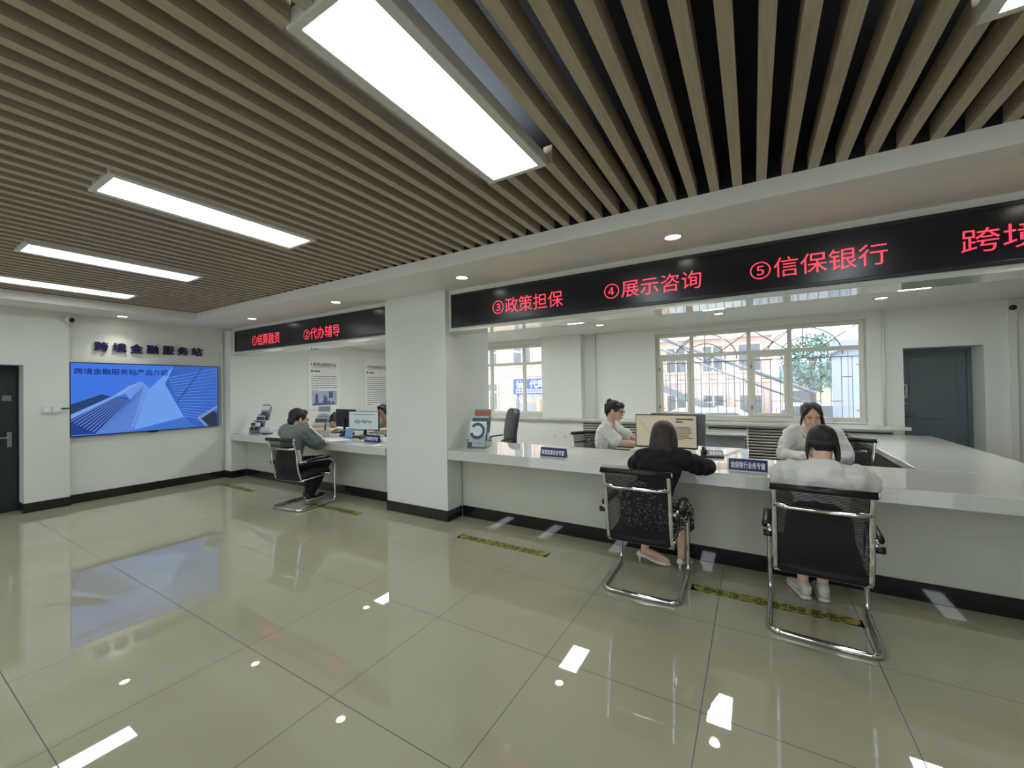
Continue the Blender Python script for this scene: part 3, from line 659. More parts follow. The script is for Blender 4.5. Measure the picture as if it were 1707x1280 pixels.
# ================================================================== CHAIRS
def bow_chair(label, group):
    """cantilever chair: chrome bow frame, black mesh back; faces +y"""
    t = thing('cantilever_chair', label, 'chair', group=group)
    half = [(-.245, -.26, .615), (-.268, -.12, .625), (-.272, .20, .605), (-.272, .275, .55), (-.268, .285, .018), (-.268, -.275, .018), (0, -.285, .018)]
    p = fillet(half + [(-x, y, z) for x, y, z in half[-2::-1]], .07, 6)
    MB().tube(p, (.018, .015), 10, up=(1, 0, 0)).build('bow_frame', CHROME, t)
    prof = [(-.225, .385), (-.265, .50), (-.285, .62), (-.295, .74), (-.325, .84), (-.345, .91)]
    pr = [Vector((0, y, z)) for y, z in prof]
    dense = []
    for i in range(len(pr) - 1):
        a, b, c, d = pr[max(i - 1, 0)], pr[i], pr[i + 1], pr[min(i + 2, len(pr) - 1)]
        for q in range(4):
            u = q / 4; dense.append(.5 * ((2 * b) + (c - a) * u + (2 * a - 5 * b + 4 * c - d) * u * u + (3 * b - a - 3 * c + d) * u ** 3))
    dense.append(pr[-1])
    for s_ in (-1, 1):
        MB().tube([Vector((s_ * .225, q.y, q.z)) for q in dense], (.009, .015), 8, up=(1, 0, 0)).build('back_post', CHROME, t)
    MB().tube([(-.225, -.318, .80), (-.15, -.335, .795), (.15, -.335, .795), (.225, -.318, .80)], (.008, .013), 8).build('crossbar', CHROME, t)
    m = MB(); m.rings([[q + Vector((sx * .218, dy, 0)) for sx, dy in ((-1, .016), (-.5, .006), (0, .002), (.5, .006), (1, .016))] for q in dense], 0, True, False)
    n5 = len(dense) * 5
    o = MB(); o.v = m.v[:]; N = 5
    for i in range(len(dense) - 1):
        for j in range(4): o.f.append([i * 5 + j, i * 5 + j + 1, (i + 1) * 5 + j + 1, (i + 1) * 5 + j]); o.m.append(0); o.sm.append(True)
    o.build('mesh_backrest', CMESH, t)
    b = MB().tube([(-.245, -.347, .915), (.245, -.347, .915)], .021, 14).build('top_rail', BLACKP, t)
    for s_ in (-1, 1): MB().cyl((s_ * .243, -.347, .915), (s_ * .252, -.347, .915), .016, n=14).build('end_cap', CHROME, b)
    sp = [(-.235, .395), (-.16, .405), (.0, .42), (.15, .445), (.22, .44), (.25, .41)]
    m = MB(); m.rings([[Vector((x, y, z + dz)) for x, dz in ((-.22, .0), (-.21, .03), (0, .02), (.21, .03), (.22, 0), (.2, -.02), (-.2, -.02))] for y, z in sp], 0, True)
    m.build('seat', BLACKF, t)
    MB().tube([(-.265, .20, .40), (.265, .20, .40)], (.014, .010), 8).tube([(-.235, -.20, .37), (.235, -.20, .37)], (.014, .01), 8).tube([(-.225, -.21, .38), (-.23, .19, .395), ], .011, 8).tube([(.225, -.21, .38), (.23, .19, .395)], .011, 8).build('seat_frame', CHROME, t)
    for s_ in (-1, 1):
        a = MB().rings([[Vector((s_ * .27 + dx, y, z + dz)) for dx, dz in ((-.026, .0), (-.024, .016), (0, .022), (.024, .016), (.026, 0), (.018, -.016), (-.018, -.016))] for y, z in ((-.17, .625), (-.15, .632), (0, .637), (.12, .636), (.15, .626))]).build('armrest_pad', BLACKP, t)
        MB().cyl((s_ * .235, -.25, .60), (s_ * .285, -.25, .60), .02, n=14).build('arm_joint', BLACKP, t)
    return t
g = 'chrome cantilever chairs with black mesh backs'
c2 = bow_chair('chrome cantilever chair with black mesh back under the woman in black', g); c2.location = (-.74, 3.25, 0); c2.rotation_euler = (0, 0, .02)
c3 = dup(c2, 'chrome cantilever chair with black mesh back under the woman in the white tee', (.335, 3.22, 0), -.05)
c1 = dup(c2, 'chrome cantilever chair with black mesh back under the man at the left counter', (-5.23, 3.25, 0), .15)
dup(c2, 'empty black chair with chrome post behind the right clerk, by the side counter', (.70, 5.35, 0), PI - .55)
dup(c2, 'black staff chair behind the clerk with glasses in front of the radiator grille', (-1.66, 5.02, 0), -2.1)

t = thing('office_chair', 'tall dark leather office chair by the far left window behind the brochures', 'chair', (-3.72, 5.75, 0), 2.5)
m = MB()
for pth in range(5):
    a = 2 * PI * pth / 5; m.tube([(0, 0, .085), (.29 * math.cos(a), .29 * math.sin(a), .065)], (.022, .016), 8); m.ell((.29 * math.cos(a), .29 * math.sin(a), .03), (.028, .028, .03), nu=10, nv=8)
m.build('star_base', BLACKP, t); MB().cyl((0, 0, .08), (0, 0, .44), .026, n=16).build('gas_lift', STEEL, t)
MB().ell((0, .02, .49), (.26, .26, .065)).build('seat', LEATHER, t)
MB().rings([[Vector((x, y, z)) for x, y in ((-w, -.20 - l), (-w * .9, -.26 - l), (0, -.30 - l), (w * .9, -.26 - l), (w, -.20 - l), (w * .9, -.19 - l), (0, -.20 - l), (-w * .9, -.19 - l))] for z, w, l in ((.50, .19, 0), (.56, .23, 0), (.75, .24, .0), (.95, .25, .03), (1.08, .235, .06), (1.15, .19, .075), (1.175, .11, .08))]).build('backrest', LEATHER, t, bevel=0)
for s_ in (-1, 1):
    MB().tube(fillet([(s_ * .2, .05, .45), (s_ * .29, .05, .46), (s_ * .29, .05, .68), (s_ * .28, -.2, .70)], .05), (.014, .02), 8).build('arm', BLACKP, t)

# ================================================================== COUNTER ITEMS
ZC, ZK = .823, .79
def desk_sign(label, x, y, z, w, h, rz, s, tilt=.3):
    t = thing('desk_sign', label, 'sign', (x, y, z), rz, 'blue desk name plates on the counters')
    d = h * math.tan(tilt); M = Matrix.Identity(4)
    MB().prism([(-d, 0), (d, 0), (.004, h), (-.004, h)], lambda a, b, c: (c, a, b), -w / 2, w / 2).build('plate', SIGNB, t, bevel=0.002)
    MB().box(-w / 2, w / 2, -d - .004, d + .004, 0, .006).build('base_strip', STEEL, t)
    text('sign_lettering', s, (-w / 2 + .018, w / 2 - .018, h * .26, h * .8), SIGNT, t, (0, -d - .0035 + 0 * d, 0), rx=-math.atan2(d - .004, h), bold=.0, heavy=.0008)
    return t
desk_sign('blue desk plate with white text on the right counter near the pillar', -1.745, 3.73, ZC, .285, .092, -.03, '政策担保业务专窗')
desk_sign('blue desk plate with white text between the two women at the right counter', -.05, 3.80, ZC, .275, .095, -.03, '信保银行业务专窗')
desk_sign('blue desk plate with white text on the left counter next to the pillar', -4.65, 3.92, ZK, .29, .10, .0, '代办辅导业务专窗')
desk_sign('blue desk plate half hidden behind the back of the man in the hoodie', -6.80, 3.95, ZK, .29, .13, .05, '结算融资业务专窗')

def brochure_stand(label, x, y, z, rz, tiers, w=.22):
    """clear stepped stand; each brochure on it is a thing of its own"""
    t = thing('brochure_stand', label, 'brochure stand', (x, y, z), rz)
    m = MB(); m.box(-w / 2, w / 2, -.02, .20, 0, .004)
    for i, (h, dy, zb) in enumerate(tiers):
        M = Matrix.Translation((0, dy, zb)) @ Matrix.Rotation(-.25, 4, 'X')
        m.tbox(M, -w / 2, w / 2, -.004, 0, 0, h * .45).tbox(M, -w / 2, w / 2, .022, .026, 0, h * .95).tbox(M, -w / 2, w / 2, -.004, .026, -.004, 0)
    m.tbox(Matrix.Translation((-w / 2 - .003, 0, 0)), 0, .003, -.0, .2, 0, .1).tbox(Matrix.Translation((w / 2, 0, 0)), 0, .003, 0, .2, 0, .1)
    m.build('clear_shelves', ACRYL, t)
    return t
BL = {k: P('brochure_' + k, c, .4, var=.04, scale=12) for k, c in dict(white='dfe2e4', blue='31567f', green='3a5b4c', orange='a9603c', grey='8a8c92', dark='3c3e44', pale='b9c4cc', tan='b79e7c').items()}
def brochure(label, stand, tier, w, h, col, deco, dx=0.0, group='brochures in the stands', t=.010):
    hh, dy, zb = tier
    o = bpy.data.objects.new('brochure', None); COL.objects.link(o)
    M = stand.matrix_basis @ Matrix.Translation((dx, dy + .001, zb + .001)) @ Matrix.Rotation(-.25, 4, 'X'); o.matrix_world = M
    tag(o, label, 'brochure', group)
    MB().box(-w / 2, w / 2, 0, t, 0, h).build('cover', BL[col], o)
    deco(o, w, h)
    return o
def d_ring(o, w, h):
    m = MB(); n = 40
    o_ = [(math.cos(2 * PI * i / n), math.sin(2 * PI * i / n)) for i in range(n)]
    cx, cz = -.005, h * .62
    R0, R1 = w * .30, w * .46
    for i in range(n):
        if 16 <= i <= 21: continue
        a, b = o_[i], o_[(i + 1) % n]
        m.prism([(cx + a[0] * R0, cz + a[1] * R0), (cx + a[0] * R1, cz + a[1] * R1), (cx + b[0] * R1, cz + b[1] * R1), (cx + b[0] * R0, cz + b[1] * R0)], lambda x, z, d: (x, -d, z), 0, .0008)
    m.box(-w / 2, -w / 2 + .05, -.0008, 0, .0, h * .16)
    m.build('ring_print', BL['blue'], o); MB().box(-.03, .04, -.0008, 0, h * .58, h * .61).box(-.03, .03, -.0008, 0, h * .64, h * .665).box(-.02, .08, -.0008, 0, h * .1, h * .17).build('print', BL['pale'], o)
def d_band(c1, c2):
    def f(o, w, h):
        MB().box(-w / 2, w / 2, -.0008, 0, h * .62, h * .92).build('print', BL[c1], o); MB().box(-w * .36, w * .3, -.0008, 0, h * .2, h * .5).build('picture', BL[c2], o)
    return f
T = [(.30, .0, .015), (.30, .07, .09), (.30, .14, .17)]
s_ = brochure_stand('clear brochure stand on the right counter against the pillar', -2.83, 3.90, ZC, .18, T, .235); bpy.context.view_layer.update()
brochure('white brochure with a blue ring in the front of the stand by the pillar', s_, T[0], .215, .30, 'white', d_ring)
brochure('pale brochure with a dark green top, middle of the stand by the pillar', s_, T[1], .215, .285, 'pale', d_band('green', 'grey'))
brochure('brochure with an orange top, back of the stand by the pillar', s_, T[2], .215, .285, 'grey', d_band('orange', 'pale'))
T2 = [(.24, .0, .015), (.24, .09, .11), (.26, .18, .23)]
s2 = brochure_stand('clear stepped brochure stand at the wall end of the left counter', -7.62, 3.82, ZK, .15, T2, .26)
s3 = brochure_stand('clear stepped brochure stand in front of the seated man', -5.95, 3.92, ZK, .45, T2, .21); bpy.context.view_layer.update()
brochure('dark picture brochure in front of the wall end stand', s2, T2[0], .11, .19, 'white', d_band('dark', 'dark'), -.065)
brochure('grey picture brochure beside it in front of the wall end stand', s2, T2[0], .11, .19, 'grey', d_band('white', 'dark'), .06)
brochure('white brochure with dark band, middle of the wall end stand', s2, T2[1], .2, .2, 'white', d_band('dark', 'grey'), .0)
brochure('tall dark brochure at the back of the wall end stand', s2, T2[2], .2, .28, 'grey', d_band('white', 'dark'), .0)
brochure('pale tan brochure in front of the stand before the man', s3, T2[0], .2, .21, 'white', d_band('tan', 'pale'), 0)
brochure('brochure with dark picture, middle of the stand before the man', s3, T2[1], .2, .2, 'pale', d_band('dark', 'tan'), 0)
brochure('grey brochure at the back of the stand before the man', s3, T2[2], .2, .28, 'white', d_band('grey', 'pale'), 0)

# acrylic card holder, papers, cups
t = thing('card_holder', 'clear upright holder with a blue card on the left counter', 'card holder', (-5.39, 4.08, ZK), .1)
MB().box(-.085, .085, -.03, .05, 0, .004).tbox(Matrix.Rotation(-.18, 4, 'X'), -.085, .085, 0, .003, .004, .155).build('clear_stand', ACRYL, t)
MB().tbox(Matrix.Rotation(-.18, 4, 'X'), -.08, .08, -.0016, -.0004, .008, .15).build('card', P('card_blue', '86aee0', .4, var=.1, scale=14), t)
def paper(label, x, y, z, w, h, rz, n=6, group='loose papers on the left counter', name='paper_sheet'):
    t = thing(name, label, 'paper', (x, y, z), rz, group)
    MB().box(-w / 2, w / 2, -h / 2, h / 2, 0, .0015).build('sheet', PAPER, t)
    if n:
        m = MB(); r = random.Random(int(abs(x * 1000)))
        for i in range(n): m.box(-w * .4, -w * .4 + w * r.uniform(.5, .8), h * .36 - i * h * .11, h * .36 - i * h * .11 + h * .025, .0015, .0018)
        m.build('printed_lines', INK, t)
paper('white form under the hand of the man at the left counter', -5.62, 3.84, ZK, .21, .30, .5); paper('white sheet on the left counter in front of the card holder', -5.32, 3.86, ZK, .21, .30, -.3)
paper('white sheet overlapping the form near the brochure stand', -5.48, 3.95, ZK + .002, .21, .30, .1)
paper('white leaflet on the left counter against the pillar', -4.34, 3.74, ZK, .10, .13, .3)
tag(MB().lathe([(.024, 0), (.026, .002), (.034, .085), (.0335, .085), (.026, .004), (.0005, .004)], n=24).build('paper_cup', PAPER, loc=(-4.36, 3.90, ZK)), 'white paper cup on the left counter beside the pillar', 'cup')
t = thing('calculator', 'small dark calculator on the wall end of the left counter', 'calculator', (-7.30, 3.88, ZK), .2)
MB().box(-.05, .05, -.07, .07, 0, .018).build('body', BLACKP, t, bevel=.003); MB().box(-.04, .04, .03, .055, .018, .019).build('display', WINDK, t)
for i in range(3):
    for j in range(3): MB().box(-.04 + .028 * i, -.04 + .028 * i + .02, -.055 + .024 * j, -.055 + .024 * j + .016, .018, .021).build('key', GREYPL, t)

def mbars(m, x0, x1, z0, n, gap, h, y, seed=1):
    r = random.Random(seed)
    for i in range(n): m.box(x0, x0 + (x1 - x0) * (r.uniform(.75, 1) if i < n - 1 else .4), y - .0006, y, z0 - i * gap, z0 - i * gap + h)
def monitor(label, x, y, z, rz, w, h, scr, stand=.1, name='computer_monitor'):
    t = thing(name, label, 'monitor', (x, y, z), rz)
    MB().box(-w / 2, w / 2, -.006, .035, stand, stand + h).build('casing', BLACKP, t, bevel=.004)
    s_ = MB().box(-w / 2 + .008, w / 2 - .008, -.0075, -.005, stand + .016, stand + h - .008).build('screen', scr, t)
    MB().box(-.025, .025, .03, .05, 0.01, stand + h * .5).build('stand_neck', BLACKP, t, bevel=.003); MB().box(-.11, .11, -.07, .10, 0, .012).build('stand_base', BLACKP, t, bevel=.004)
    return t, s_
SCB = emis('screen_beige_page', 'b3aa92', .75); SCW = emis('screen_pale_page', 'a8b4b4', .8); SCD = P('screen_off', '0c0d10', .15, var=.1, scale=5)
t, s_ = monitor('large monitor with a beige page facing the woman in black', -.765, 4.28, ZC, .03, .585, .335, SCB, .075)
m = MB(); mbars(m, .10, .26, .36, 2, .028, .016, -.0076, 2); mbars(m, .10, .26, .285, 9, .015, .007, -.0076, 3); m.build('page_lettering', P('page_ink', '6d6658', .6, var=.1), s_)
m = MB()
for k_ in range(5):
    m.tube([(-.28 + .03 * k_, -.0078, .40 - .05 * k_), (-.24 + .03 * k_, -.0078, .34 - .04 * k_), (-.20 + .035 * k_, -.0078, .30 - .045 * k_)], (.003, .0006), 6)
m.tube([(-.21, -.0078, .395), (-.20, -.0078, .375), (-.175, -.0078, .37)], (.009, .0006), 6); m.build('page_drawing', P('page_drawing_red', '6a4038', .6, var=.1), s_)
# second monitor, back to back with the first
t, s_ = monitor('grey backed clerk monitor standing behind the beige screen', -.69, 4.56, .80, PI - .1, .54, .32, SCW, .11)
t.children[0].data.materials[0] = GREYPL
t, s_ = monitor('monitor with a pale spreadsheet turned to the visitors on the left counter', -5.40, 4.38, ZK, .30, .54, .31, SCW, .09)
m = MB(); r = random.Random(9)
for i in range(9): m.box(-.16 + .035 * i, -.14 + .035 * i, -.0083, -.0075, .2 + r.uniform(0, .02), .24 + r.uniform(0, .04))
m.box(-.2, .2, -.0083, -.0075, .34, .35); m.build('spreadsheet_marks', P('sheet_marks', '6f8088', .6, var=.1), s_)
t, s_ = monitor('black backed monitor turned towards the left booth clerks', -6.12, 4.60, ZK, PI - .1, .56, .31, SCW, .10)
t = thing('computer_mouse', 'dark mouse lying under the pale spreadsheet monitor', 'mouse', (-5.14, 4.12, ZK), .3); MB().ell((0, 0, .012), (.03, .052, .018)).build('shell', BLACKP, t)
t = thing('keyboard', 'dark keyboard on the left counter behind the card holder', 'keyboard', (-5.22, 4.285, ZK), .3)
MB().box(-.2, .2, -.065, .065, 0, .018).build('body', BLACKP, t, bevel=.003)
for j in range(4): MB().box(-.185, .185, -.055 + j * .028, -.035 + j * .028, .018, .022).build('key_row', GREYPL, t)
t = thing('handset_cradle', 'black telephone on the left counter in front of the bent clerk', 'telephone', (-5.72, 4.30, ZK), .3)
MB().prism([(-.09, 0), (.09, 0), (.09, .05), (-.09, .02)], lambda a, b, c: (c, a, b), -.085, .085).build('base', BLACKP, t, bevel=.004)
MB().tube([(-.06, -.08, .06), (-.065, -.03, .075), (-.065, .04, .085), (-.06, .09, .085)], (.02, .014), 10).build('handset', BLACKP, t)
# telephone on the right counter
t = thing('telephone', 'desk telephone with pale keypad beside the beige monitor', 'telephone', (-.36, 4.42, ZC), .15)
MB().prism([(-.10, 0), (.10, 0), (.10, .05), (-.10, .02)], lambda a, b, c: (c, a, b), -.10, .10).build('base', BLACKP, t, bevel=.004)
k = 0
M = Matrix.Translation((0, -.1, .0205)) @ Matrix.Rotation(math.atan2(.03, .2), 4, 'X')
for i in range(4):
    for j in range(4): MB().tbox(M, -.02 + .026 * i, 0 + .026 * i, .03 + .028 * j, .05 + .028 * j, 0, .004).build('key', WHITEP, t)
MB().tbox(M, -.015, .085, .15, .185, 0, .004).build('display', GREYPL, t)
MB().tube([(-.065, -.085, .045), (-.07, -.03, .065), (-.07, .04, .075), (-.065, .09, .07)], (.021, .015), 10).build('handset', BLACKP, t)
tag(MB().tube([(-.43, 4.36, ZC + .01), (-.47, 4.30, ZC + .008), (-.52, 4.33, ZC + .008), (-.56, 4.42, ZC + .008), (-.60, 4.45, ZC + .008)], .004, 8).build('cable', WHITEP), 'thin white cable lying beside the telephone', 'cable')
t = thing('keyboard', 'dark keyboard under the hands of the clerk with glasses', 'keyboard', (-.93, 4.84, .80), -PI / 2)
MB().box(-.2, .2, -.065, .065, 0, .018).build('body', BLACKP, t, bevel=.003)
for j in range(4): MB().box(-.185, .185, -.055 + j * .028, -.035 + j * .028, .018, .022).build('key_row', GREYPL, t)
paper('white form on the counter in front of the right clerk', .16, 4.0, ZC, .21, .30, .25, 7, 'papers on the right counter')
# ================================================================== PEOPLE
V = Vector
def crom(pts, rs, sub=4):
    """Catmull-Rom through points and radii"""
    P_ = [V(p) for p in pts]; R_ = [(r, r) if isinstance(r, (int, float)) else r for r in rs]; n = len(P_); op = []; orr = []
    for i in range(n - 1):
        p0, p1, p2, p3 = P_[max(i - 1, 0)], P_[i], P_[i + 1], P_[min(i + 2, n - 1)]
        for k in range(sub):
            u = k / sub
            op.append(.5 * (2 * p1 + (p2 - p0) * u + (2 * p0 - 5 * p1 + 4 * p2 - p3) * u * u + (3 * p1 - p0 - 3 * p2 + p3) * u ** 3))
            w = u * u * (3 - 2 * u); orr.append(tuple(R_[i][c] * (1 - w) + R_[i + 1][c] * w for c in (0, 1)))
    op.append(P_[-1]); orr.append(R_[-1]); return op, orr
def limb(m, pts, rs, side=(1, 0, 0), n=14, sub=4, cap=(True, True), mi=0):
    """soft tapering limb with rounded ends; radius = (half width along side, half depth)"""
    P_, R_ = crom(pts, rs, sub) if len(pts) > 2 else ([V(p) for p in pts], [(r, r) if isinstance(r, (int, float)) else r for r in rs])
    N = len(P_); out = []
    for i in range(N):
        t = (P_[min(i + 1, N - 1)] - P_[max(i - 1, 0)]).normalized(); s_ = V(side); s_ = s_ - t * s_.dot(t)
        if s_.length < 1e-3: s_ = V((0, 1, 0)) - t * t.y
        s_.normalize(); u = t.cross(s_)
        out.append((P_[i], t, s_, u, R_[i]))
    rs_ = []
    def ring(c, s_, u, a, b): return [c + s_ * math.cos(q) * a + u * math.sin(q) * b for q in [2 * PI * j / n for j in range(n)]]
    if cap[0]:
        c, t, s_, u, (a, b) = out[0]; k = min(a, b)
        for q in (80, 55, 28): rs_.append(ring(c - t * k * math.sin(math.radians(q)), s_, u, a * math.cos(math.radians(q)), b * math.cos(math.radians(q))))
    for c, t, s_, u, (a, b) in out: rs_.append(ring(c, s_, u, a, b))
    if cap[1]:
        c, t, s_, u, (a, b) = out[-1]; k = min(a, b)
        for q in (28, 55, 80): rs_.append(ring(c + t * k * math.sin(math.radians(q)), s_, u, a * math.cos(math.radians(q)), b * math.cos(math.radians(q))))
    return m.rings(rs_, mi, True, True)
def hand(m, wrist, d, palm, thumb, curl=.5, spread=.05, s=1.0):
    """d: wrist to knuckles; palm: where the palm faces; thumb: side of the thumb (unit-ish vectors)"""
    w = V(wrist); d = V(d).normalized(); pn = V(palm); pn = (pn - d * pn.dot(d)).normalized(); th = V(thumb); th = (th - d * th.dot(d) - pn * th.dot(pn)).normalized()
    kn = w + d * .088 * s
    limb(m, [w - d * .01, w + d * .035 * s, kn - d * .01], [(.026 * s, .019 * s), (.037 * s, .017 * s), (.040 * s, .0135 * s)], side=th)
    for off, ln in ((.030, .066), (.010, .076), (-.011, .071), (-.031, .056)):
        p = kn + th * off * s; f = (d + th * off * spread * 40 * .5).normalized(); pts = [p - f * .012]; c = 0.0; q = p
        for seg, k in ((.45, .35), (.32, .9), (.23, .8)):
            c += curl * k; dirv = (f * math.cos(c) + pn * math.sin(c)); pts.append(q.copy()) if seg == .45 else None; q = q + dirv * ln * seg * s; pts.append(q.copy())
        limb(m, pts, [.0098 * s, .0096 * s, .0088 * s, .008 * s, .0068 * s][:len(pts)], side=th, n=10, sub=3)
    b = w + d * .022 * s + th * .022 * s
    limb(m, [b, b + (d * .7 + th * .75).normalized() * .035 * s, b + (d * .7 + th * .75).normalized() * .035 * s + (d * .9 + th * .3 + pn * .4 * curl).normalized() * .033 * s], [.0135 * s, .0115 * s, .009 * s], side=pn, n=10, sub=3)
def headM(c, yaw=0, pitch=0, roll=0):
    """pitch > 0 looks down, yaw > 0 turns to the left"""
    return Matrix.Translation(V(c)) @ Matrix.Rotation(yaw, 4, 'Z') @ Matrix.Rotation(-pitch, 4, 'X') @ Matrix.Rotation(roll, 4, 'Y')
def head(m, M, s=1.0):
    h = MB()
    h.ell((0, -.012, .030), (.073, .092, .084), nu=24, nv=16); h.ell((0, .030, -.025), (.060, .062, .078), nu=20, nv=14)
    h.ell((0, .038, -.070), (.045, .048, .040), nu=18, nv=12); h.ell((0, .070, -.092), (.021, .020, .018))
    for s_ in (-1, 1):
        h.ell((s_ * .036, .062, -.028), (.024, .024, .024)); h.ell((s_ * .030, .080, .026), (.024, .012, .009))
        h.ell((s_ * .074, -.006, -.012), (.010, .021, .033), Matrix.Rotation(s_ * .25, 3, 'Z')); h.ell((s_ * .071, .0, -.038), (.009, .012, .012))
        h.ell((s_ * .010, .098, -.034), (.010, .011, .009))
    limb(h, [(0, .088, .012), (0, .101, -.012), (0, .109, -.031)], [.008, .0095, .0115])
    h.ell((0, .090, -.060), (.023, .013, .0065)); h.ell((0, .088, -.071), (.020, .013, .0075))
    m.join(h, M @ Matrix.Scale(s, 4))
def face(root, M, glasses=False, lips='9a5650', s=1.0):
    S = M @ Matrix.Scale(s, 4)
    for s_ in (-1, 1):
        e = MB().ell((s_ * .0305, .0835, .006), (.0125, .0072, .0042), nu=14, nv=8); e.xf(S); b = e.build('eye', EYEW, root)
        e = MB().ell((s_ * .0305, .0895, .006), (.0062, .0026, .0040), nu=12, nv=8); e.xf(S); e.build('iris', EYED, b)
        e = MB(); limb(e, [(s_ * .014, .092, .026), (s_ * .032, .0935, .031), (s_ * .050, .083, .026)], [(.003, .0022), (.0035, .0025), (.002, .002)]); e.xf(S); e.build('eyebrow', HAIR, root)
    e = MB().ell((0, .0985, -.0605), (.021, .006, .0045), nu=14, nv=8).ell((0, .0965, -.069), (.018, .006, .0055), nu=14, nv=8); e.xf(S); e.build('lips', LIPS, root)
    if glasses:
        e = MB()
        for s_ in (-1, 1):
            e.tube([(s_ * .033 + .023 * math.cos(2 * PI * i / 24), .104 - .006 * abs(math.cos(2 * PI * i / 24)), .004 + .019 * math.sin(2 * PI * i / 24)) for i in range(24)], .0016, 6, close=True)
            e.tube([(s_ * .056, .100, .008), (s_ * .078, .06, .008), (s_ * .079, -.005, .004), (s_ * .078, -.02, -.006)], .0015, 6)
        e.tube([(-.010, .105, .006), (0, .108, .009), (.010, .105, .006)], .0016, 6); e.xf(S); g_ = e.build('glasses', BLACKP, root)
        e = MB()
        for s_ in (-1, 1): e.ell((s_ * .033, .1035, .004), (.0215, .0012, .0175), nu=20, nv=8)
        e.xf(S); e.build('lens', ACRYL, g_)
EYEW = P('eye_white', 'cfc9c2', .2, var=.03); EYED = P('eye_dark', '1a120e', .15, var=.1); LIPS = P('lips', '9a5a52', .4, var=.08, scale=30)

def person(label, loc, rz, J, kit):
    """J: joints in the person's own frame (x right, y forward, z up; origin on the floor below the seat)"""
    root = thing('person', label, 'person', loc, rz); g = J.get('girth', 1.0)
    HM = headM(J['head'], *J.get('hrot', (0, 0, 0))); hs = J.get('hs', 1.0)
    m = MB(); tor = J['torso']; tp = [t[0] for t in tor]; tr = [(t[1], t[2]) for t in tor]
    side = J.get('side', (1, 0, 0))
    limb(m, tp, tr, side=side, n=22, cap=(False, True))
    nk = HM @ V((0, -.022, -.06)); top = V(tp[-1])
    limb(m, [top - V((0, 0, .05)), (top + nk) / 2 + V((0, -.006, 0)), nk], [.060 * g, .052 * g, .054 * g], side=side)
    head(m, HM, hs)
    for s_, k in (('L', -1), ('R', 1)):
        sh, el, wr = V(J['sh' + s_]), V(J['el' + s_]), V(J['wr' + s_]); sd = J.get('armside', (0, 0, 1))
        limb(m, [sh, sh.lerp(el, .5), el, el.lerp(wr, .35), wr], [.050 * g, .045 * g, .038 * g, .038 * g, .025 * g], side=sd)
        hd_ = J['hand' + s_]; hand(m, wr, *hd_)
        hp, kn, an, toe = (V(J[q + s_]) for q in ('hip', 'kn', 'an', 'toe'))
        limb(m, [hp, hp.lerp(kn, .5), kn], [.082 * g, .072 * g, .054 * g]); limb(m, [kn, kn.lerp(an, .35), an], [.052 * g, .052 * g, .032 * g])
        limb(m, [an + V((0, -.0, -.01)), an.lerp(toe, .5) + V((0, 0, .005)), toe], [(.034, .034), (.036, .026), (.034, .015)])
    b = m.build('body', SKIN, root, remesh=.0048, smooth=3); kit(root, J, HM @ Matrix.Scale(hs, 4), g)
    face(root, HM, J.get('glasses', False), s=hs)
    return root
FOLDS = bpy.data.textures.new('cloth_folds', 'WOOD'); FOLDS.wood_type = 'BANDNOISE'; FOLDS.noise_scale = .11; FOLDS.turbulence = 9
def garment_top(root, J, name, mat, sleeve=1.0, inf=.014, hem=0, collar=None, slw=1.0, vox=.006, neck=(.085, .075), smooth=4, drop=.0, drape=1.25):
    """shirt following torso and arms; sleeve = fraction of the whole arm that is covered"""
    m = MB(); tor = J['torso']; g = J.get('girth', 1.0); side = J.get('side', (1, 0, 0))
    tp = [V(t[0]) for t in tor[hem:]]; tr = [(t[1] + inf, t[2] + inf) for t in tor[hem:]]
    tp[-1] = tp[-1] + V((0, 0, -.022 - drop)); tr[-1] = (neck[0], neck[1])
    limb(m, tp, tr, side=side, n=24, cap=(False, False))
    for s_ in 'LR':
        sh, el, wr = V(J['sh' + s_]), V(J['el' + s_]), V(J['wr' + s_]); sd = J.get('armside', (0, 0, 1)); r = lambda v: (v * g + inf) * slw
        up = max(0.0, min(1.0, sleeve / .5)); fo = max(0.0, min(1.0, (sleeve - .5) / .5))
        pts = [sh, sh.lerp(el, up * .5), sh.lerp(el, up)]; rs = [r(.050), r(.045), r(.039) if fo > 0 else r(.046)]
        if drape > 1: rs = [(r_ * (1 + (drape - 1) * k), r_) for r_, k in zip(rs, (.7, 1, .55 if fo > 0 else 1))]; pts = [p - V((0, 0, (drape - 1) * .055 * k)) for p, k in zip(pts, (.3, 1, .2 if fo > 0 else .9))]
        if fo > 0: pts += [el.lerp(wr, fo * .5), el.lerp(wr, fo)]; rs += [r(.036), r(.027)]
        limb(m, pts, rs, side=sd, cap=(True, True))
        limb(m, [V(tor[-2][0]) * .5 + sh * .5 + V((0, 0, .01)), sh], [r(.055), r(.052)], side=(0, 1, 0))
    o = m.build(name, mat, root, remesh=vox, smooth=smooth)
    d = o.modifiers.new('folds', 'DISPLACE'); d.texture = FOLDS; d.strength = .013; d.mid_level = .5; d.texture_coords = 'LOCAL'
    return o
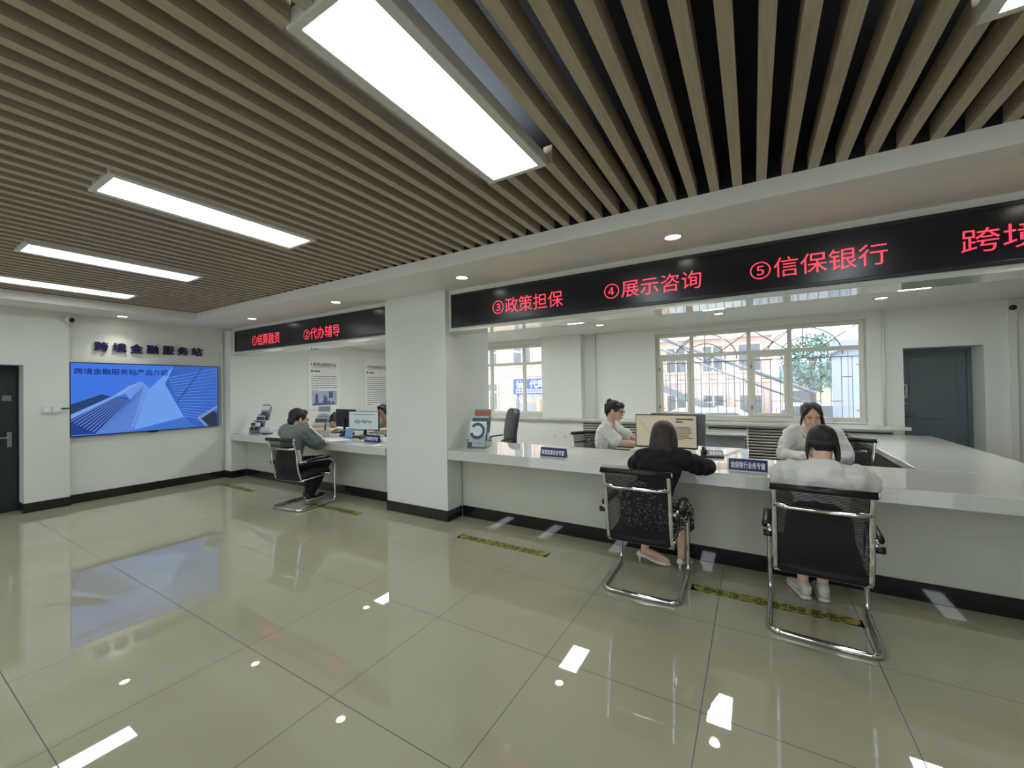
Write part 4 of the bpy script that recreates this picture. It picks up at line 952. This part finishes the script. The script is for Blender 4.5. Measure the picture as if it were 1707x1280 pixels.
def legs(root, J, name, mat, frac=1.0, inf=.014, g=1.0, skirt=False):
    m = MB(); pel = J['torso'][0]
    limb(m, [V(pel[0]) + V((0, 0, .14)), V(pel[0]) + V((0, .01, 0)), V(pel[0]) + V((0, .05, -.03))], [(pel[1] + inf, pel[2] + inf), (pel[1] + inf + .01, pel[2] + inf), (pel[1] + inf, .08)])
    for s_ in 'LR':
        hp, kn, an = (V(J[q + s_]) for q in ('hip', 'kn', 'an')); k = .012 if skirt else 0
        limb(m, [hp, hp.lerp(kn, .5), kn], [.086 * g + inf + k, .078 * g + inf + k, .062 * g + inf + k])
        if frac > 0: limb(m, [kn, kn.lerp(an, .4 * frac), kn.lerp(an, frac)], [.062 * g + inf + k, .058 * g + inf + k, (.052 if frac < .9 else .042) * g + inf + k * 2])
    if skirt:
        a = (V(J['knL']) + V(J['knR'])) / 2; h = (V(J['hipL']) + V(J['hipR'])) / 2; w = abs(J['knR'][0] - J['knL'][0]) / 2 + .085
        an = (V(J['anL']) + V(J['anR'])) / 2
        limb(m, [h, h.lerp(a, .6), a, a.lerp(an, skirt)], [(.175, .085), (w + .02, .08), (w, .075), (w + .02, .085)])
    return m.build(name, mat, root, remesh=.007, smooth=5)
def shoes(root, J, mat, heel=False, name='shoe', sole=None):
    for s_ in 'LR':
        an, toe = V(J['an' + s_]), V(J['toe' + s_]); d = (toe - an); d.z = 0; d.normalize(); m = MB()
        hb = V((an.x, an.y, 0)) - d * .045; sd = V((d.y, -d.x, 0))
        if heel:
            limb(m, [hb + V((0, 0, .075)), hb + d * .06 + V((0, 0, .062)), hb + d * .14 + V((0, 0, .028)), hb + d * .205 + V((0, 0, .018)), hb + d * .245 + V((0, 0, .013))], [(.029, .022), (.031, .017), (.038, .016), (.036, .015), (.016, .010)], side=sd)
            limb(m, [hb + V((0, 0, .095)), hb + d * .01 + V((0, 0, .07))], [(.024, .012), (.03, .02)], side=sd)
            o = m.build(name, mat, root, remesh=.0045, smooth=2); MB().cyl(hb + V((0, 0, .06)), hb + V((0, 0, .0)) + d * .006, .011, .0055, 12).build('heel', mat, o)
        else:
            limb(m, [hb + V((0, 0, .062)), hb + d * .05 + V((0, 0, .065)), hb + d * .12 + V((0, 0, .046)), hb + d * .20 + V((0, 0, .038)), hb + d * .255 + V((0, 0, .032))], [(.034, .034), (.038, .04), (.042, .03), (.045, .022), (.032, .014)], side=sd)
            limb(m, [hb + V((0, 0, .085)), hb + d * .045 + V((0, 0, .092))], [.036, .038], side=sd)
            o = m.build(name, mat, root, remesh=.005, smooth=2); q = MB()
            limb(q, [hb + d * -.004 + V((0, 0, .016)), hb + d * .12 + V((0, 0, .016)), hb + d * .2 + V((0, 0, .016)), hb + d * .262 + V((0, 0, .016))], [(.038, .016), (.043, .016), (.048, .016), (.036, .016)], side=sd); q.build('sole', sole or mat, o, remesh=.005, smooth=1)
def hairobj(root, M, fn, mat=None, name='hair'):
    h = MB(); fn(h); h.xf(M); return h.build(name, mat or HAIR, root, remesh=.0048, smooth=2)

def seated(zs=.0, lean=.10, sw=.165, off=0.0, fem=True, twist=0.0):
    """default seated joints; zs raises the seat, lean moves the shoulders forward, off shifts them sideways"""
    z = .53 + zs
    t = [((0, -.03, z), .160, .118), ((off * .25, -.015, z + .10), .140 if fem else .150, .105), ((off * .5, lean * .3, z + .22), .128 if fem else .150, .098), ((off * .8, lean * .7, z + .36), .150 if fem else .165, .108), ((off, lean, z + .455), .120 if fem else .135, .085), ((off, lean + .015, z + .505), .062, .060)]
    J = dict(torso=t)
    for s_, k in (('L', -1), ('R', 1)):
        J['sh' + s_] = (off + k * sw, lean - .0, z + .435); J['hip' + s_] = (k * .085, 0, z - .02); J['kn' + s_] = (k * .10, .42, z - .01 - zs * .6); J['an' + s_] = (k * .09, .40, .09); J['toe' + s_] = (k * .10, .55, .03)
        J['hand' + s_] = ((0, 1, 0), (0, 0, -1), (-k, 0, 0), .4)
    J['head'] = (off, lean + .065, z + .635)
    return J

# --- woman in black, seen from behind
J = seated(lean=.07, off=.135, sw=.155)
J.update(elL=(-.145, .28, .86), wrL=(.08, .43, .862), elR=(.42, .36, .872), wrR=(.22, .47, .862), head=(.128, .125, 1.122), hrot=(.0, .12, .03), hs=.98, armside=(0, 0, 1),
         handL=((1, .25, 0), (0, 0, -1), (0, 1, 0), .35), handR=((-1, .2, 0), (0, 0, -1), (0, 1, 0), .35),
         hipL=(-.03, .02, .50), hipR=(.12, .02, .50), knL=(-.02, .41, .50), knR=(.22, .36, .50), anL=(-.09, .36, .12), toeL=(.09, .40, .03), anR=(.205, .38, .12), toeR=(.235, .54, .03))
def kit(root, J, HM, g):
    garment_top(root, J, 'black_sweater', BLACKT, sleeve=.93, inf=.014, neck=(.075, .07), hem=1, slw=1.0)
    legs(root, J, 'spotted_skirt', SKIRT, 0, .014, skirt=.30)
    shoes(root, J, SHOEC, heel=True, name='heeled_shoe')
    def f(h):
        h.ell((0, -.018, .040), (.092, .108, .094), nu=24, nv=16)
        limb(h, [(0, -.045, .03), (0, -.062, -.06), (0, -.070, -.13), (0, -.078, -.185)], [(.092, .075), (.098, .070), (.100, .055), (.088, .030)])
        for s_ in (-1, 1): limb(h, [(s_ * .070, .03, .05), (s_ * .085, .02, -.03), (s_ * .085, .005, -.12), (s_ * .075, -.01, -.175)], [(.018, .04), (.018, .045), (.020, .045), (.012, .03)], side=(1, 0, 0))
    hairobj(root, HM, f, HAIRB)
person('woman in a black sweater and spotted skirt seated with her back turned at the counter', (-.74, 3.22, 0), 0, J, kit)

# --- woman in a white tee, seen from behind
J = seated(lean=.08, off=.035, sw=.165)
for i_, dz in ((3, .015), (4, .035), (5, .03)): J['torso'][i_] = (tuple(V(J['torso'][i_][0]) - V((0, 0, dz))),) + J['torso'][i_][1:]
for q in ('shL', 'shR'): J[q] = (J[q][0], J[q][1], J[q][2] - .03)
J.update(elL=(-.20, .37, .875), wrL=(-.02, .49, .865), elR=(.335, .37, .875), wrR=(.15, .49, .865), head=(.045, .14, 1.128), hrot=(.06, .30, .06), hs=.95,
         handL=((1, .2, 0), (0, 0, -1), (0, 1, 0), .35), handR=((-1, .2, 0), (0, 0, -1), (0, 1, 0), .35),
         hipL=(-.08, 0, .50), hipR=(.08, 0, .50), knL=(-.05, .42, .50), knR=(.07, .42, .50), anL=(-.055, .36, .09), toeL=(-.10, .52, .03), anR=(.06, .38, .09), toeR=(.055, .55, .03))
def kit(root, J, HM, g):
    garment_top(root, J, 'white_tee', TEE, sleeve=.43, inf=.016, slw=.98, neck=(.095, .09), drop=.035, hem=1, drape=1.75)
    legs(root, J, 'black_skirt', PANTS, .0, .014, skirt=.35)
    shoes(root, J, SHOEW, name='white_shoe')
    def f(h):
        h.ell((0, -.016, .038), (.086, .104, .092), nu=24, nv=16)
        limb(h, [(0, -.040, .03), (0, -.062, -.015), (0.002, -.060, -.045)], [(.084, .07), (.078, .046), (.056, .028)])
        limb(h, [(.068, -.02, .03), (.078, -.03, -.04), (.080, -.045, -.095), (.075, -.05, -.13)], [(.02, .05), (.018, .045), (.016, .032), (.008, .015)])
        limb(h, [(-.072, .0, .03), (-.080, .0, -.05), (-.082, -.01, -.10), (-.08, -.01, -.14)], [(.016, .04), (.014, .03), (.008, .014), (.004, .006)])
    hairobj(root, HM, f, HAIR)
person('woman in a white tee seated with her back turned at the counter', (.335, 3.20, 0), 0, J, kit)

# --- man in the hoodie at the left counter
J = seated(lean=.11, off=-.05, sw=.185, fem=False)
J.update(girth=1.15, elR=(.215, .26, .80), wrR=(.0, .375, .815), elL=(-.20, .35, .835), wrL=(-.085, .285, 1.01), head=(-.075, .175, 1.135), hrot=(-.18, .22, 0), glasses=True, hs=1.16,
         handR=((-1, .35, .05), (0, 0, -1), (0, 1, 0), .4), handL=((.12, -.12, 1), (.25, -1, 0), (1, .2, 0), 1.1),
         knL=(-.10, .43, .50), knR=(.14, .45, .52), anL=(.0, .28, .10), toeL=(.06, .42, .03), anR=(.13, .20, .11), toeR=(.12, .33, .03))
def kit(root, J, HM, g):
    o = garment_top(root, J, 'hoodie', HOOD, sleeve=.95, inf=.030, slw=1.12, neck=(.088, .085))
    m = MB(); c = V(J['torso'][-2][0])
    limb(m, [c + V((-.13, .06, .05)), c + V((-.11, -.045, .055)), c + V((0, -.10, .03)), c + V((.11, -.045, .055)), c + V((.13, .06, .05))], [(.018, .012), (.034, .022), (.060, .030), (.034, .022), (.018, .012)], side=(0, .2, 1))
    m.build('hood', HOOD, root, remesh=.006, smooth=3)
    sh, el, wr = V(J['shR']), V(J['elR']), V(J['wrR']); m = MB()
    up = V((.72, .30, .62)).normalized(); r0 = .108
    limb(m, [sh + V((-.06, .05, .062)), sh + up * r0, sh.lerp(el, .5) + up * .100, el + up * .090, el + V((.01, .03, -.075))], [(.022, .008)] * 5, side=up.cross(el - sh))
    m.build('white_sleeve_stripe', TEE, root)
    m = MB(); limb(m, [el.lerp(wr, .1) + V((.02, .0, -.055)), el.lerp(wr, .5) + V((0, .0, -.052))], [(.022, .012), (.02, .010)], side=(0, 1, 0)); m.build('green_sleeve_lining', HOODG, root)
    m = MB(); pel = V(J['torso'][0][0]); limb(m, [pel + V((0, 0, .06)), pel + V((0, 0, .015)), pel + V((0, .0, -.03))], [(.19, .145), (.195, .15), (.185, .145)]); m.build('green_hoodie_hem', HOODG, root, remesh=.006, smooth=3)
    m = MB(); limb(m, [pel + V((.188, .0, .20)), pel + V((.196, .015, .10)), pel + V((.197, .02, .02))], [(.006, .034), (.006, .036), (.006, .034)]); m.build('white_side_panel', TEE, root)
    legs(root, J, 'black_trousers', PANTS, 1.0, .016, 1.05); shoes(root, J, P('dark_sneaker', '2a2c2e', .6, var=.1, scale=20), name='sneaker', sole=SHOEW)
    def f(h):
        h.ell((0, -.020, .044), (.084, .100, .088), nu=24, nv=16); h.ell((0, .045, .090), (.066, .050, .036), nu=18, nv=12)
        limb(h, [(0, -.06, .03), (0, -.082, -.03), (0, -.074, -.075)], [(.078, .04), (.070, .028), (.05, .014)])
        for s_ in (-1, 1): limb(h, [(s_ * .068, .03, .06), (s_ * .076, .02, .02), (s_ * .077, .018, -.01)], [(.016, .034), (.010, .026), (.006, .012)])
    hairobj(root, HM, f, HAIR)
person('man with glasses in a grey green hoodie at the left counter, hand at mouth', (-5.44, 3.20, 0), .10, J, kit)

# --- clerk with glasses and bun, in profile
J = seated(zs=.06, lean=.10, sw=.160)
J.update(elL=(-.19, .30, .90), wrL=(-.10, .54, .862), elR=(.185, .27, .875), wrR=(.07, .53, .862), head=(0, .175, 1.235), hrot=(-.10, .22, 0), hs=.97, glasses=True,
         handL=((.2, 1, -.05), (0, 0, -1), (1, 0, 0), .35), handR=((-.15, 1, -.05), (0, 0, -1), (-1, 0, 0), .35))
def blouse(root, J, sleeve, mat=None):
    o = garment_top(root, J, 'white_blouse', mat or BLOUSE, sleeve=sleeve, inf=.018, slw=1.0, hem=1, neck=(.085, .08), drop=.015)
    c = V(J['torso'][-1][0]); d = V(J['torso'][-2][0]); m = MB()
    for s_ in (-1, 1): limb(m, [c + V((s_ * .03, -.070, -.012)), c + V((s_ * .074, -.01, -.022)), c + V((s_ * .062, .060, -.058)), c + V((s_ * .022, .088, -.12))], [(.010, .008), (.020, .008), (.028, .007), (.010, .006)], side=(s_ * .8, .2, .55))
    m.build('collar', mat or BLOUSE, root, remesh=.005, smooth=1)
    m = MB()
    for i in range(3):
        q = c.lerp(V(J['torso'][-3][0]), .55 + .3 * i); m.ell((q.x, q.y + .128 - .01 * i, q.z), (.006, .004, .006), nu=10, nv=6)
    m.build('buttons', WHITEP, root)
def kit(root, J, HM, g):
    blouse(root, J, .40); legs(root, J, 'dark_trousers', PANTS, 1.0, .012); shoes(root, J, BLACKP, name='dark_shoe')
    def f(h):
        h.ell((0, -.022, .040), (.082, .098, .086), nu=24, nv=16); h.ell((0, .050, .078), (.064, .048, .040), nu=18, nv=12)
        h.ell((0, -.095, .088), (.042, .040, .044)); limb(h, [(0, -.075, .03), (0, -.095, -.03), (0, -.082, -.085)], [(.070, .036), (.058, .030), (.030, .020)])
        for s_ in (-1, 1): limb(h, [(s_ * .062, .055, .075), (s_ * .074, .045, .03), (s_ * .075, .03, -.005)], [(.016, .03), (.010, .022), (.005, .008)])
    hr = hairobj(root, HM, f, HAIR)
    cl = MB().tube([(0, -.130, .055), (0, -.135, .02), (0, -.118, -.06)], (.030, .010), 10).box(-.02, .02, -.148, -.12, .035, .052); cl.xf(HM); cl.build('hair_claw', BLACKP, hr)
person('clerk with glasses and hair bun in a white blouse, seen in profile', (-1.60, 4.80, 0), -PI / 2, J, kit)

# --- clerk facing the viewer, looking down
J = seated(zs=.08, lean=.13, sw=.165)
J.update(elL=(-.235, .22, .86), wrL=(-.08, .40, .862), elR=(.235, .22, .86), wrR=(.07, .42, .862), head=(0.01, .20, 1.215), hrot=(.10, .30, .03), hs=.97,
         handL=((.5, 1, 0), (0, 0, -1), (1, 0, 0), .4), handR=((-.4, 1, -.05), (0, 0, -1), (-1, 0, 0), .6))
def kit(root, J, HM, g):
    blouse(root, J, .93); legs(root, J, 'dark_trousers', PANTS, 1.0, .012); shoes(root, J, BLACKP, name='dark_shoe')
    def f(h):
        h.ell((0, -.040, .040), (.080, .088, .080), nu=24, nv=16)
        for s_ in (-1, 1): h.ell((s_ * .027, -.028, .050), (.060, .090, .084), nu=20, nv=14)
        for s_ in (-1, 1):
            limb(h, [(s_ * .010, .048, .108), (s_ * .046, .044, .092), (s_ * .073, .028, .050), (s_ * .079, .012, -.01)], [(.010, .008), (.013, .010), (.010, .022), (.007, .024)])
        limb(h, [(-.078, .02, .0), (-.086, .025, -.08), (-.080, .06, -.17), (-.075, .085, -.22)], [(.012, .022), (.017, .02), (.016, .018), (.006, .008)])
        limb(h, [(.078, .015, .0), (.084, .01, -.05), (.082, .0, -.09)], [(.010, .022), (.009, .018), (.005, .008)])
        limb(h, [(0, -.08, .02), (0, -.10, -.06), (0, -.09, -.15)], [(.06, .03), (.045, .03), (.03, .02)])
    hairobj(root, HM, f, HAIRB)
person('clerk in a white shirt facing the viewer, looking down behind the counter', (.47, 4.86, 0), PI, J, kit)

# --- clerks in the left booth
J = seated(zs=.0, lean=.30, sw=.165)
t_ = J['torso']; t_[3] = ((0, .20, .84), .15, .105); t_[4] = ((0, .30, .905), .12, .085); t_[5] = ((0, .345, .93), .062, .06)
J.update(shL=(-.165, .28, .90), shR=(.165, .28, .90), elL=(-.22, .42, .835), wrL=(-.05, .56, .832), elR=(.22, .40, .835), wrR=(.06, .56, .832), head=(0, .46, .975), hrot=(-.2, .75, 0), hs=.97,
         handL=((.5, 1, 0), (0, 0, -1), (1, 0, 0), .4), handR=((-.4, 1, 0), (0, 0, -1), (-1, 0, 0), .6))
def kit(root, J, HM, g):
    blouse(root, J, .90); legs(root, J, 'dark_trousers', PANTS, 1.0, .012); shoes(root, J, BLACKP, name='dark_shoe')
    def f(h):
        h.ell((0, -.022, .042), (.083, .098, .088), nu=24, nv=16); h.ell((0, -.10, .07), (.045, .04, .045))
        for s_ in (-1, 1): limb(h, [(s_ * .03, .064, .09), (s_ * .072, .04, .05), (s_ * .079, .015, -.02)], [(.02, .02), (.014, .028), (.010, .026)])
    hairobj(root, HM, f, HAIR)
person('clerk in a white blouse bent low over the desk in the left booth', (-7.0, 5.10, 0), PI + .75, J, kit)
J = seated(zs=.04, lean=.12, sw=.165)
J.update(elL=(-.22, .24, .84), wrL=(-.05, .42, .832), elR=(.22, .24, .84), wrR=(.06, .43, .832), head=(0, .19, 1.17), hrot=(.0, .3, 0), hs=.97,
         handL=((.5, 1, 0), (0, 0, -1), (1, 0, 0), .4), handR=((-.4, 1, 0), (0, 0, -1), (-1, 0, 0), .6))
BEIGE = P('beige_blouse', 'c9bfae', .85, var=.06, scale=12, bump=.25, bscale=20)
def kit(root, J, HM, g):
    blouse(root, J, .90, BEIGE); legs(root, J, 'dark_trousers', PANTS, 1.0, .012); shoes(root, J, BLACKP, name='dark_shoe')
    def f(h):
        h.ell((0, -.022, .042), (.084, .099, .089), nu=24, nv=16); limb(h, [(0, -.05, .02), (0, -.07, -.08), (0, -.07, -.17)], [(.086, .06), (.085, .05), (.07, .03)])
        for s_ in (-1, 1): limb(h, [(s_ * .03, .064, .09), (s_ * .074, .04, .05), (s_ * .082, .015, -.06)], [(.02, .02), (.014, .028), (.012, .03)])
    hairobj(root, HM, f, HAIR)
person('clerk in a beige blouse almost hidden behind the pillar in the left booth', (-5.47, 5.06, 0), PI - .1, J, kit)
# ================================================================== OUTSIDE THE WINDOWS
struct(MB().box(-26, 14, YB + .42, 30, -.62, -.5).box(-26, 14, -30, YF - .2, -.62, -.5).build('ground', GROUND))
t = thing('apartment_building', 'pink brick apartment block with cream bands seen through the left window', 'building', (-9.0, 16.5, -.5))
FX0, FX1, H = -11.0, 2.9, 4.6
MB().box(FX0, FX1, 0, 5, 0, H).build('brick_wall', BRICK, t)
m = MB().box(FX0, FX1, -.03, 0, 2.55, 2.72).box(FX0, FX1, -.05, 0, 0, .5)
for x in (-3.2, 1.05, 2.55): m.box(x, x + .32, -.04, 0, 0, H)
m.build('cream_bands', CREAM, t)
for r_, z in enumerate((.95, 3.05)):
    for x in [-9.5, -7.4, -5.3, -2.1, 2.25]+ ([-.25] if r_ else []):
        w = MB().box(x - .52, x + .52, -.05, .02, z - .05, z + 1.35).build('window', CREAM, t)
        MB().box(x - .44, x - .03, -.055, -.045, z + .05, z + .85).box(x + .03, x + .44, -.055, -.045, z + .05, z + .85).box(x - .44, x + .44, -.055, -.045, z + .92, z + 1.27).build('window_glazing', WINDK, w)
cx_, m = -.05, MB(); n = 20
for i in range(n):
    a0, a1 = PI * i / n, PI * (i + 1) / n
    m.prism([(cx_ + r * math.cos(a), 1.35 + r * math.sin(a)) for r, a in ((.55, a0), (.72, a0), (.72, a1), (.55, a1))], lambda a, b, d: (a, -d, b), 0, .08)
m.box(cx_ - .72, cx_ - .55, -.08, 0, 0, 1.35).box(cx_ + .55, cx_ + .72, -.08, 0, 0, 1.35); m.build('arched_door_frame', CREAM, t)
m = MB().box(cx_ - .55, cx_ + .55, -.02, .01, 0, 1.3); m.build('door', OUTGR, t)
t = thing('street_sign', 'blue shop sign with white characters outside the left window', 'sign', (-8.05, 15.0, 1.24))
MB().box(-.78, .95, -.06, .06, 0, .66).build('sign_board', P('street_sign_blue', '55629c', .5, var=.05, scale=3), t)
text('sign_lettering', '信', (-.66, -.28, .26, .6), SIGNT, t, (0, -.064, 0), bold=.02); text('sign_lettering', '代理', (.0, .72, .26, .6), SIGNT, t, (0, -.064, 0), bold=.02)
m = MB()
for z in (.16, .06):
    x = -.66
    while x < .85: m.box(x, x + .09, -.063, -.06, z, z + .06); x += .13
m.build('small_lettering', SIGNT, t)
for x in (-.6, .8): MB().box(x - .04, x + .04, -.04, .04, -1.74, 0).build('post', IRON, t)
MB().box(-.9, 1.1, -.02, .9, -.22, -.1).build('canopy_roof', OUTGR, t)
t = thing('row_house', 'pale pink house with tall windows behind the outdoor staircase', 'building', (-2.6, 17, -.5))
PK = P('pale_pink_render', 'd3b5ad', .85, var=.05, scale=1.5)
MB().box(-3.2, 3.2, 0, 5, 0, 3.9).build('rendered_wall', PK, t)
m = MB().box(-3.3, 3.3, -.15, .0, 3.75, 4.0).box(-3.2, 3.2, -.04, 0, 2.1, 2.25); m.build('cornice', CREAM, t)
for i, x in enumerate((-2.6, -1.3, .0, 1.3, 2.5)):
    for z in (.6, 2.45):
        w = MB().box(x - .4, x + .4, -.05, .02, z, z + 1.1).build('window', CREAM, t); MB().box(x - .33, x - .03, -.055, -.045, z + .08, z + 1.02).box(x + .03, x + .33, -.055, -.045, z + .08, z + 1.02).build('window_glazing', WINDK, w)
t = thing('outdoor_staircase', 'grey metal outdoor staircase with railings crossing the barred window', 'staircase', (0, 13, 0))
def sl(x, z0): return z0 - .452 * (x + 1.4)
MB().tube([(-4.2, 0, sl(-4.2, 2.18)), (1.5, 0, sl(1.5, 2.18))], .03, 8).build('handrail', IRON, t)
MB().tube([(-4.2, 1.0, sl(-4.2, 2.55)), (1.5, 1.0, sl(1.5, 2.55))], .055, 8).build('far_handrail', IRON, t)
m = MB().prism([(-4.2, sl(-4.2, 1.1)), (1.0, sl(1.0, 1.1)), (1.0, sl(1.0, .9)), (-4.2, sl(-4.2, .9))], lambda a, b, d: (a, d, b), -.02, .02)
m.build('stringer', IRON, t); x = -4.1; m = MB()
while x < 1.0: m.box(x - .008, x + .008, -.008, .008, sl(x, 1.05), sl(x, 2.18)); x += .14
m.build('baluster_rail', IRON, t)
m = MB(); x = -4.1
while x < .8: z = sl(x, 1.05); m.box(x, x + .3, .02, 1.0, z - .03, z); x += .28
m.build('treads', OUTGR, t)
t = thing('garden_shed', 'blue grey sheet metal shed at the right edge of the barred window', 'shed', (2.75, 11.2, -.5))
MB().box(-1.0, 1.0, 0, 2.0, 0, 2.75).build('sheet_walls', SHED, t); m = MB()
for i in range(7): m.box(-1.0 + .3 * i, -.98 + .3 * i, -.015, 0, 0, 2.75)
m.build('sheet_ribs', IRON, t); MB().prism([(-1.1, 2.75), (1.1, 2.75), (1.1, 2.82), (-1.1, 2.95)], lambda a, b, d: (a, d, b), -.1, 2.1).build('roof', OUTGR, t)
def car(label, x, y, rz, mat):
    t = thing('parked_car', label, 'car', (x, y, -.5), rz)
    pr = [(-2.1, .30), (-2.1, .72), (-1.85, .85), (-1.25, .92), (-.75, 1.38), (.75, 1.42), (1.45, .98), (2.0, .85), (2.1, .60), (2.1, .30)]
    MB().prism(pr, lambda a, b, d: (a, d, b), -.82, .82).build('car_body', mat, t, bevel=.06)
    MB().prism([(-1.12, .95), (-.68, 1.33), (.0, 1.35), (.0, .95)], lambda a, b, d: (a, d, b), -.835, .835).prism([(.06, .95), (.06, 1.35), (.70, 1.36), (1.25, .98)], lambda a, b, d: (a, d, b), -.835, .835).build('side_windows', WINDK, t)
    for wx in (-1.3, 1.3):
        for wy in (-.74, .74): MB().cyl((wx, wy - .1, .31), (wx, wy + .1, .31), .31, n=22).build('wheel', BLACKP, t)
    MB().box(-2.13, -2.09, -.7, -.45, .6, .72).box(-2.13, -2.09, .45, .7, .6, .72).build('tail_lamp', P('lamp_red', '9a3030', .3, var=.1), t)
car('pale grey car parked below the outdoor staircase', -1.1, 11.6, .05, P('car_paint_grey', 'b7bcbc', .3, var=.03, scale=2))
car('white car parked beside the shed outside the barred window', 1.6, 15.7, .0, P('car_paint_white', 'cfcfd2', .3, var=.03, scale=2))
t = thing('low_building', 'low pale building with a blue green roof far behind the tree', 'building', (3.75, 21, -.5))
MB().box(-2.6, 3.2, 0, 4, 0, 2.1).build('rendered_wall', CREAM, t); MB().prism([(-2.8, 2.1), (3.4, 2.1), (3.2, 2.9), (-2.6, 2.9)], lambda a, b, d: (a, d, b), -.3, 4.3).build('roof', P('blue_green_roof', '8fb0bd', .7, var=.06, scale=3), t)
for x in (-1.9, -.5, .9, 2.3): MB().box(x - .4, x + .4, -.03, .02, .7, 1.7).build('window', WINDK, t)
t = thing('tree', 'bluish green tree outside the third pane of the barred window', 'tree', (1.75, 17.5, -.5))
MB().tube([(0, 0, 0), (.05, 0, 1.2), (-.02, .05, 2.2), (.1, 0, 3.0)], .09, 10).tube([(.02, 0, 1.6), (.4, .1, 2.4), (.6, 0, 3.0)], .05, 8).tube([(.0, 0, 1.8), (-.35, .1, 2.5)], .045, 8).build('trunk', P('bark', '6b5a4c', .9, var=.2, scale=12), t)
m = MB(); r = random.Random(12)
for i in range(1500):
    a, b = r.uniform(0, 2 * PI), math.acos(r.uniform(-1, 1)); q = r.uniform(.55, 1) ; c = V((.1 + 1.0 * q * math.sin(b) * math.cos(a), .9 * q * math.sin(b) * math.sin(a), 2.75 + 1.05 * q * math.cos(b)))
    e = Euler((r.uniform(0, 6), r.uniform(0, 6), r.uniform(0, 6))).to_matrix(); s_ = r.uniform(.05, .10)
    m.add([c + e @ V(p) for p in ((-s_, 0, 0), (0, -s_ * .5, .01), (s_, 0, 0), (0, s_ * .5, .01))], [(0, 1, 2, 3)])
m.build('foliage', LEAF, t)
# iron window guard
t = thing('window_guard', 'grey iron guard of bars and arcs in front of the barred window', 'window guard', (0, 8.02, 0))
m = MB(); x = -1.47
xs_ = []
while x < 1.39: m.cyl((x, 0, .93), (x, 0, 1.93), .006, n=8); xs_.append(x); x += .1325
m.build('bars', IRON, t)
for x in (-1.44, 1.36):
    for z in (1.1, 1.8): MB().cyl((x, 0, z), (x, -.11, z), .01, n=8).build('wall_pin', IRON, t)
m = MB()
for i in range(len(xs_) - 1):
    z = 1.62 if i % 2 == 0 else 1.24
    m.box(xs_[i], xs_[i + 1], -.005, .005, z - .006, z + .006)
m.box(-1.47, 1.39, -.006, .006, 1.925, 1.94).box(-1.47, 1.39, -.006, .006, .93, .945).box(-1.47, 1.39, -.006, .006, 2.44, 2.455).build('cross_bars', IRON, t)
for c_ in (-.735, .70):
    m = MB()
    for R_ in (.50, .32): m.tube([(c_ + R_ * math.cos(PI * i / 24), 0, 1.97 + R_ * .92 * math.sin(PI * i / 24)) for i in range(25)], .009, 8)
    for sx in (-1, 1):
        m.tube([(c_ + sx * .05, 0, 1.97), (c_ + sx * .70, 0, 2.44)], .009, 8); m.tube([(c_ + sx * .70, 0, 1.97), (c_ + sx * .12, 0, 2.44)], .009, 8) if sx < 0 else None
    m.tube([(c_, 0, 1.94), (c_, 0, 2.45)], .009, 8)
    m.build('arch', IRON, t)
